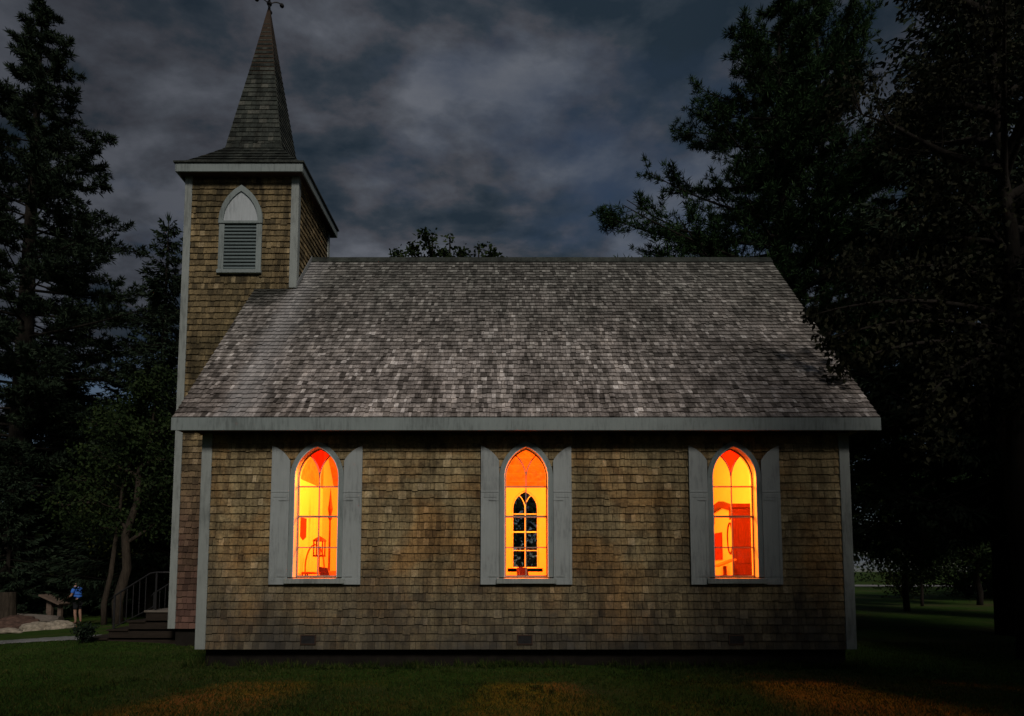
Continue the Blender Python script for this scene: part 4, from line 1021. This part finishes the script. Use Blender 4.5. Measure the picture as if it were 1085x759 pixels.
rock('boulder', (-13.75, 19.1), .42, .38, .19, 12.5, M['rock'], 'pale rounded rock, rightmost of the rocks on the lawn', 'rocks on the left lawn')
rock('boulder', (-14.0, 17.4), .42, .28, .11, 20.2, M['rock'], 'low flat pale rock in front of the brown boulder', 'rocks on the left lawn')

lx, ly = -18.2, 24.4
z0 = gz(lx, ly); mb = MB()
mb.tube([(lx-1.35, ly+.1, z0+.30), (lx-.4, ly, z0+.28), (lx+.75, ly-.1, z0+.24)], [.21, .2, .17], 12); mb2 = mb.build('log', M['log'], smooth=False)
tag(mb2, 'grey fallen log lying on the lawn behind the pale rocks', 'log')
sx_, sy_ = -18.12, 24.95; z0 = gz(sx_, sy_)
t = thing('reading_stand', (sx_, sy_, z0), 'wooden reading stand with sloping board in front of the person', 'stand')
for dx, w_ in ((-.26, .10), (.16, .07)):
    mb = MB(); mb.box(sx_+dx-w_, sx_+dx+w_, sy_-.07, sy_+.07, z0-.1, z0+(1.02 if dx < 0 else .82)); mb.build('post', M['standw'], t, bevel=.01)
mb = MB(); mb.prism([(sx_-.52, z0+1.16), (sx_+.30, z0+.80), (sx_+.32, z0+.86), (sx_-.50, z0+1.23)], 'y', sy_-.32, sy_+.32); mb.build('board', M['standw'], t, bevel=.01)
sx2, sy2 = -18.2, 22.6
mb = MB(); mb.tube([(sx2, sy2, gz(sx2, sy2)-.1), (sx2+.03, sy2, gz(sx2, sy2)+.7), (sx2+.02, sy2, gz(sx2, sy2)+1.35)], [.34, .27, .25], 12); tag(mb.build('tree_stump', M['bark2']), 'tall pale tree stump behind the brown boulder at the left edge', 'stump')

def skin_obj(name, V, E, Rd, m, parent, loc, root=0, sub=2):
    me = bpy.data.meshes.new(name); me.from_pydata(V, E, []); o = finish(name, me, m, None, (0, 0, 0)); o.parent = parent
    md = o.modifiers.new('skin', 'SKIN'); md.use_smooth_shade = True
    for i, rr in enumerate(Rd):
        sv_ = me.skin_vertices[0].data[i]; sv_.radius = rr if isinstance(rr, tuple) else (rr, rr); sv_.use_root = (i == root)
    s2 = o.modifiers.new('subdiv', 'SUBSURF'); s2.levels = sub; s2.render_levels = sub
    return o
px_, py_ = -17.45, 25.2; pz = gz(px_, py_)
per = thing('person', (px_, py_, pz), 'person in blue shirt and dark shorts leaning over the reading stand', 'person')
# faces -x; x forward is negative
V = [(0, 0, .92), (-.01, 0, 1.10), (-.05, 0, 1.30), (-.07, 0, 1.43), (-.11, 0, 1.52), (-.14, 0, 1.60), (-.15, 0, 1.69),            # 0-6 pelvis..crown
     (0, -.09, .88), (-.03, -.10, .50), (.02, -.10, .09), (-.05, -.10, .045), (-.17, -.10, .03),                                        # 7-11 right leg
     (0, .09, .88), (.03, .10, .50), (.08, .10, .09), (.01, .10, .045), (-.11, .10, .03),                                               # 12-16 left leg
     (-.07, -.18, 1.40), (-.12, -.22, 1.14), (-.36, -.15, 1.03), (-.44, -.13, 1.02),                                                    # 17-20 right arm
     (-.07, .18, 1.40), (-.12, .22, 1.14), (-.36, .15, 1.03), (-.44, .13, 1.02)]                                                        # 21-24 left arm
Ed = [(0,1),(1,2),(2,3),(3,4),(4,5),(5,6),(0,7),(7,8),(8,9),(9,10),(10,11),(0,12),(12,13),(13,14),(14,15),(15,16),(3,17),(17,18),(18,19),(19,20),(3,21),(21,22),(22,23),(23,24)]
Rd = [(.12,.14),(.11,.13),(.12,.15),(.08,.10),.055,(.085,.08),(.07,.065),.085,.058,.04,.042,.03,.085,.058,.04,.042,.03,.055,.042,.032,.03,.055,.042,.032,.03]
skin_obj('body', V, Ed, Rd, M['skin'], per, None)
# fingers of both hands resting on the board, as their own little chains
for s in (-1, 1):
    Vf, Ef, Rf = [(-.43, s*.13, 1.02)], [], [.022]
    for k, (dy, l) in enumerate(((-.03, .075), (-.01, .09), (.012, .085), (.032, .068))):
        i = len(Vf); Vf += [(-.475, s*.13+dy, 1.015), (-.475-l*.6, s*.13+dy, 1.0), (-.475-l, s*.13+dy*1.1, .98)]; Ef += [(0, i), (i, i+1), (i+1, i+2)]; Rf += [.012, .010, .008]
    i = len(Vf); Vf += [(-.455, s*.13-s*.05, 1.01), (-.49, s*.13-s*.065, .995)]; Ef += [(0, i), (i, i+1)]; Rf += [.013, .009]
    skin_obj('hand', Vf, Ef, Rf, M['skin'], per, None, sub=1)
skin_obj('shirt', [(.0, 0, .90), (-.01, 0, 1.10), (-.05, 0, 1.30), (-.07, 0, 1.43), (-.095, 0, 1.485), (-.07, -.18, 1.405), (-.105, -.21, 1.22), (-.07, .18, 1.405), (-.105, .21, 1.22)],
         [(0,1),(1,2),(2,3),(3,4),(3,5),(5,6),(3,7),(7,8)], [(.145,.17),(.14,.16),(.15,.18),(.105,.13),.066,.076,.068,.076,.068], M['shirt'], per, None)
skin_obj('shorts', [(0, 0, .93), (0, -.09, .86), (-.02, -.10, .55), (0, .09, .86), (.025, .10, .55)], [(0,1),(1,2),(0,3),(3,4)], [(.14,.16),.115,.088,.115,.088], M['shorts'], per, None)
skin_obj('hair', [(-.125, 0, 1.64), (-.14, 0, 1.70)], [(0, 1)], [(.095, .09), (.078, .075)], M['hair'], per, None)
for s, dx in ((-1, 0), (1, .06)):
    skin_obj('shoe', [(.04+dx, s*.10, .05), (-.06+dx, s*.10, .045), (-.19+dx, s*.10, .035)], [(0, 1), (1, 2)], [(.05,.05),(.05,.045),(.04,.035)], M['shoe'], per, None, sub=1)
mb = MB()
for s in (-1, 1): mb.lathe([(0, -.008), (.008, 0), (0, .008)], (-.232, s*.03, 1.635), 6)
e_ = mb.build('eyes', M['hair']); e_.parent = per
mb = MB(); mb.add([(-.225, -.014, 1.60), (-.225, .014, 1.60), (-.262, 0, 1.598), (-.228, 0, 1.64)], [(0, 1, 2), (0, 2, 3), (2, 1, 3)]); e_ = mb.build('nose', M['skin']); e_.parent = per
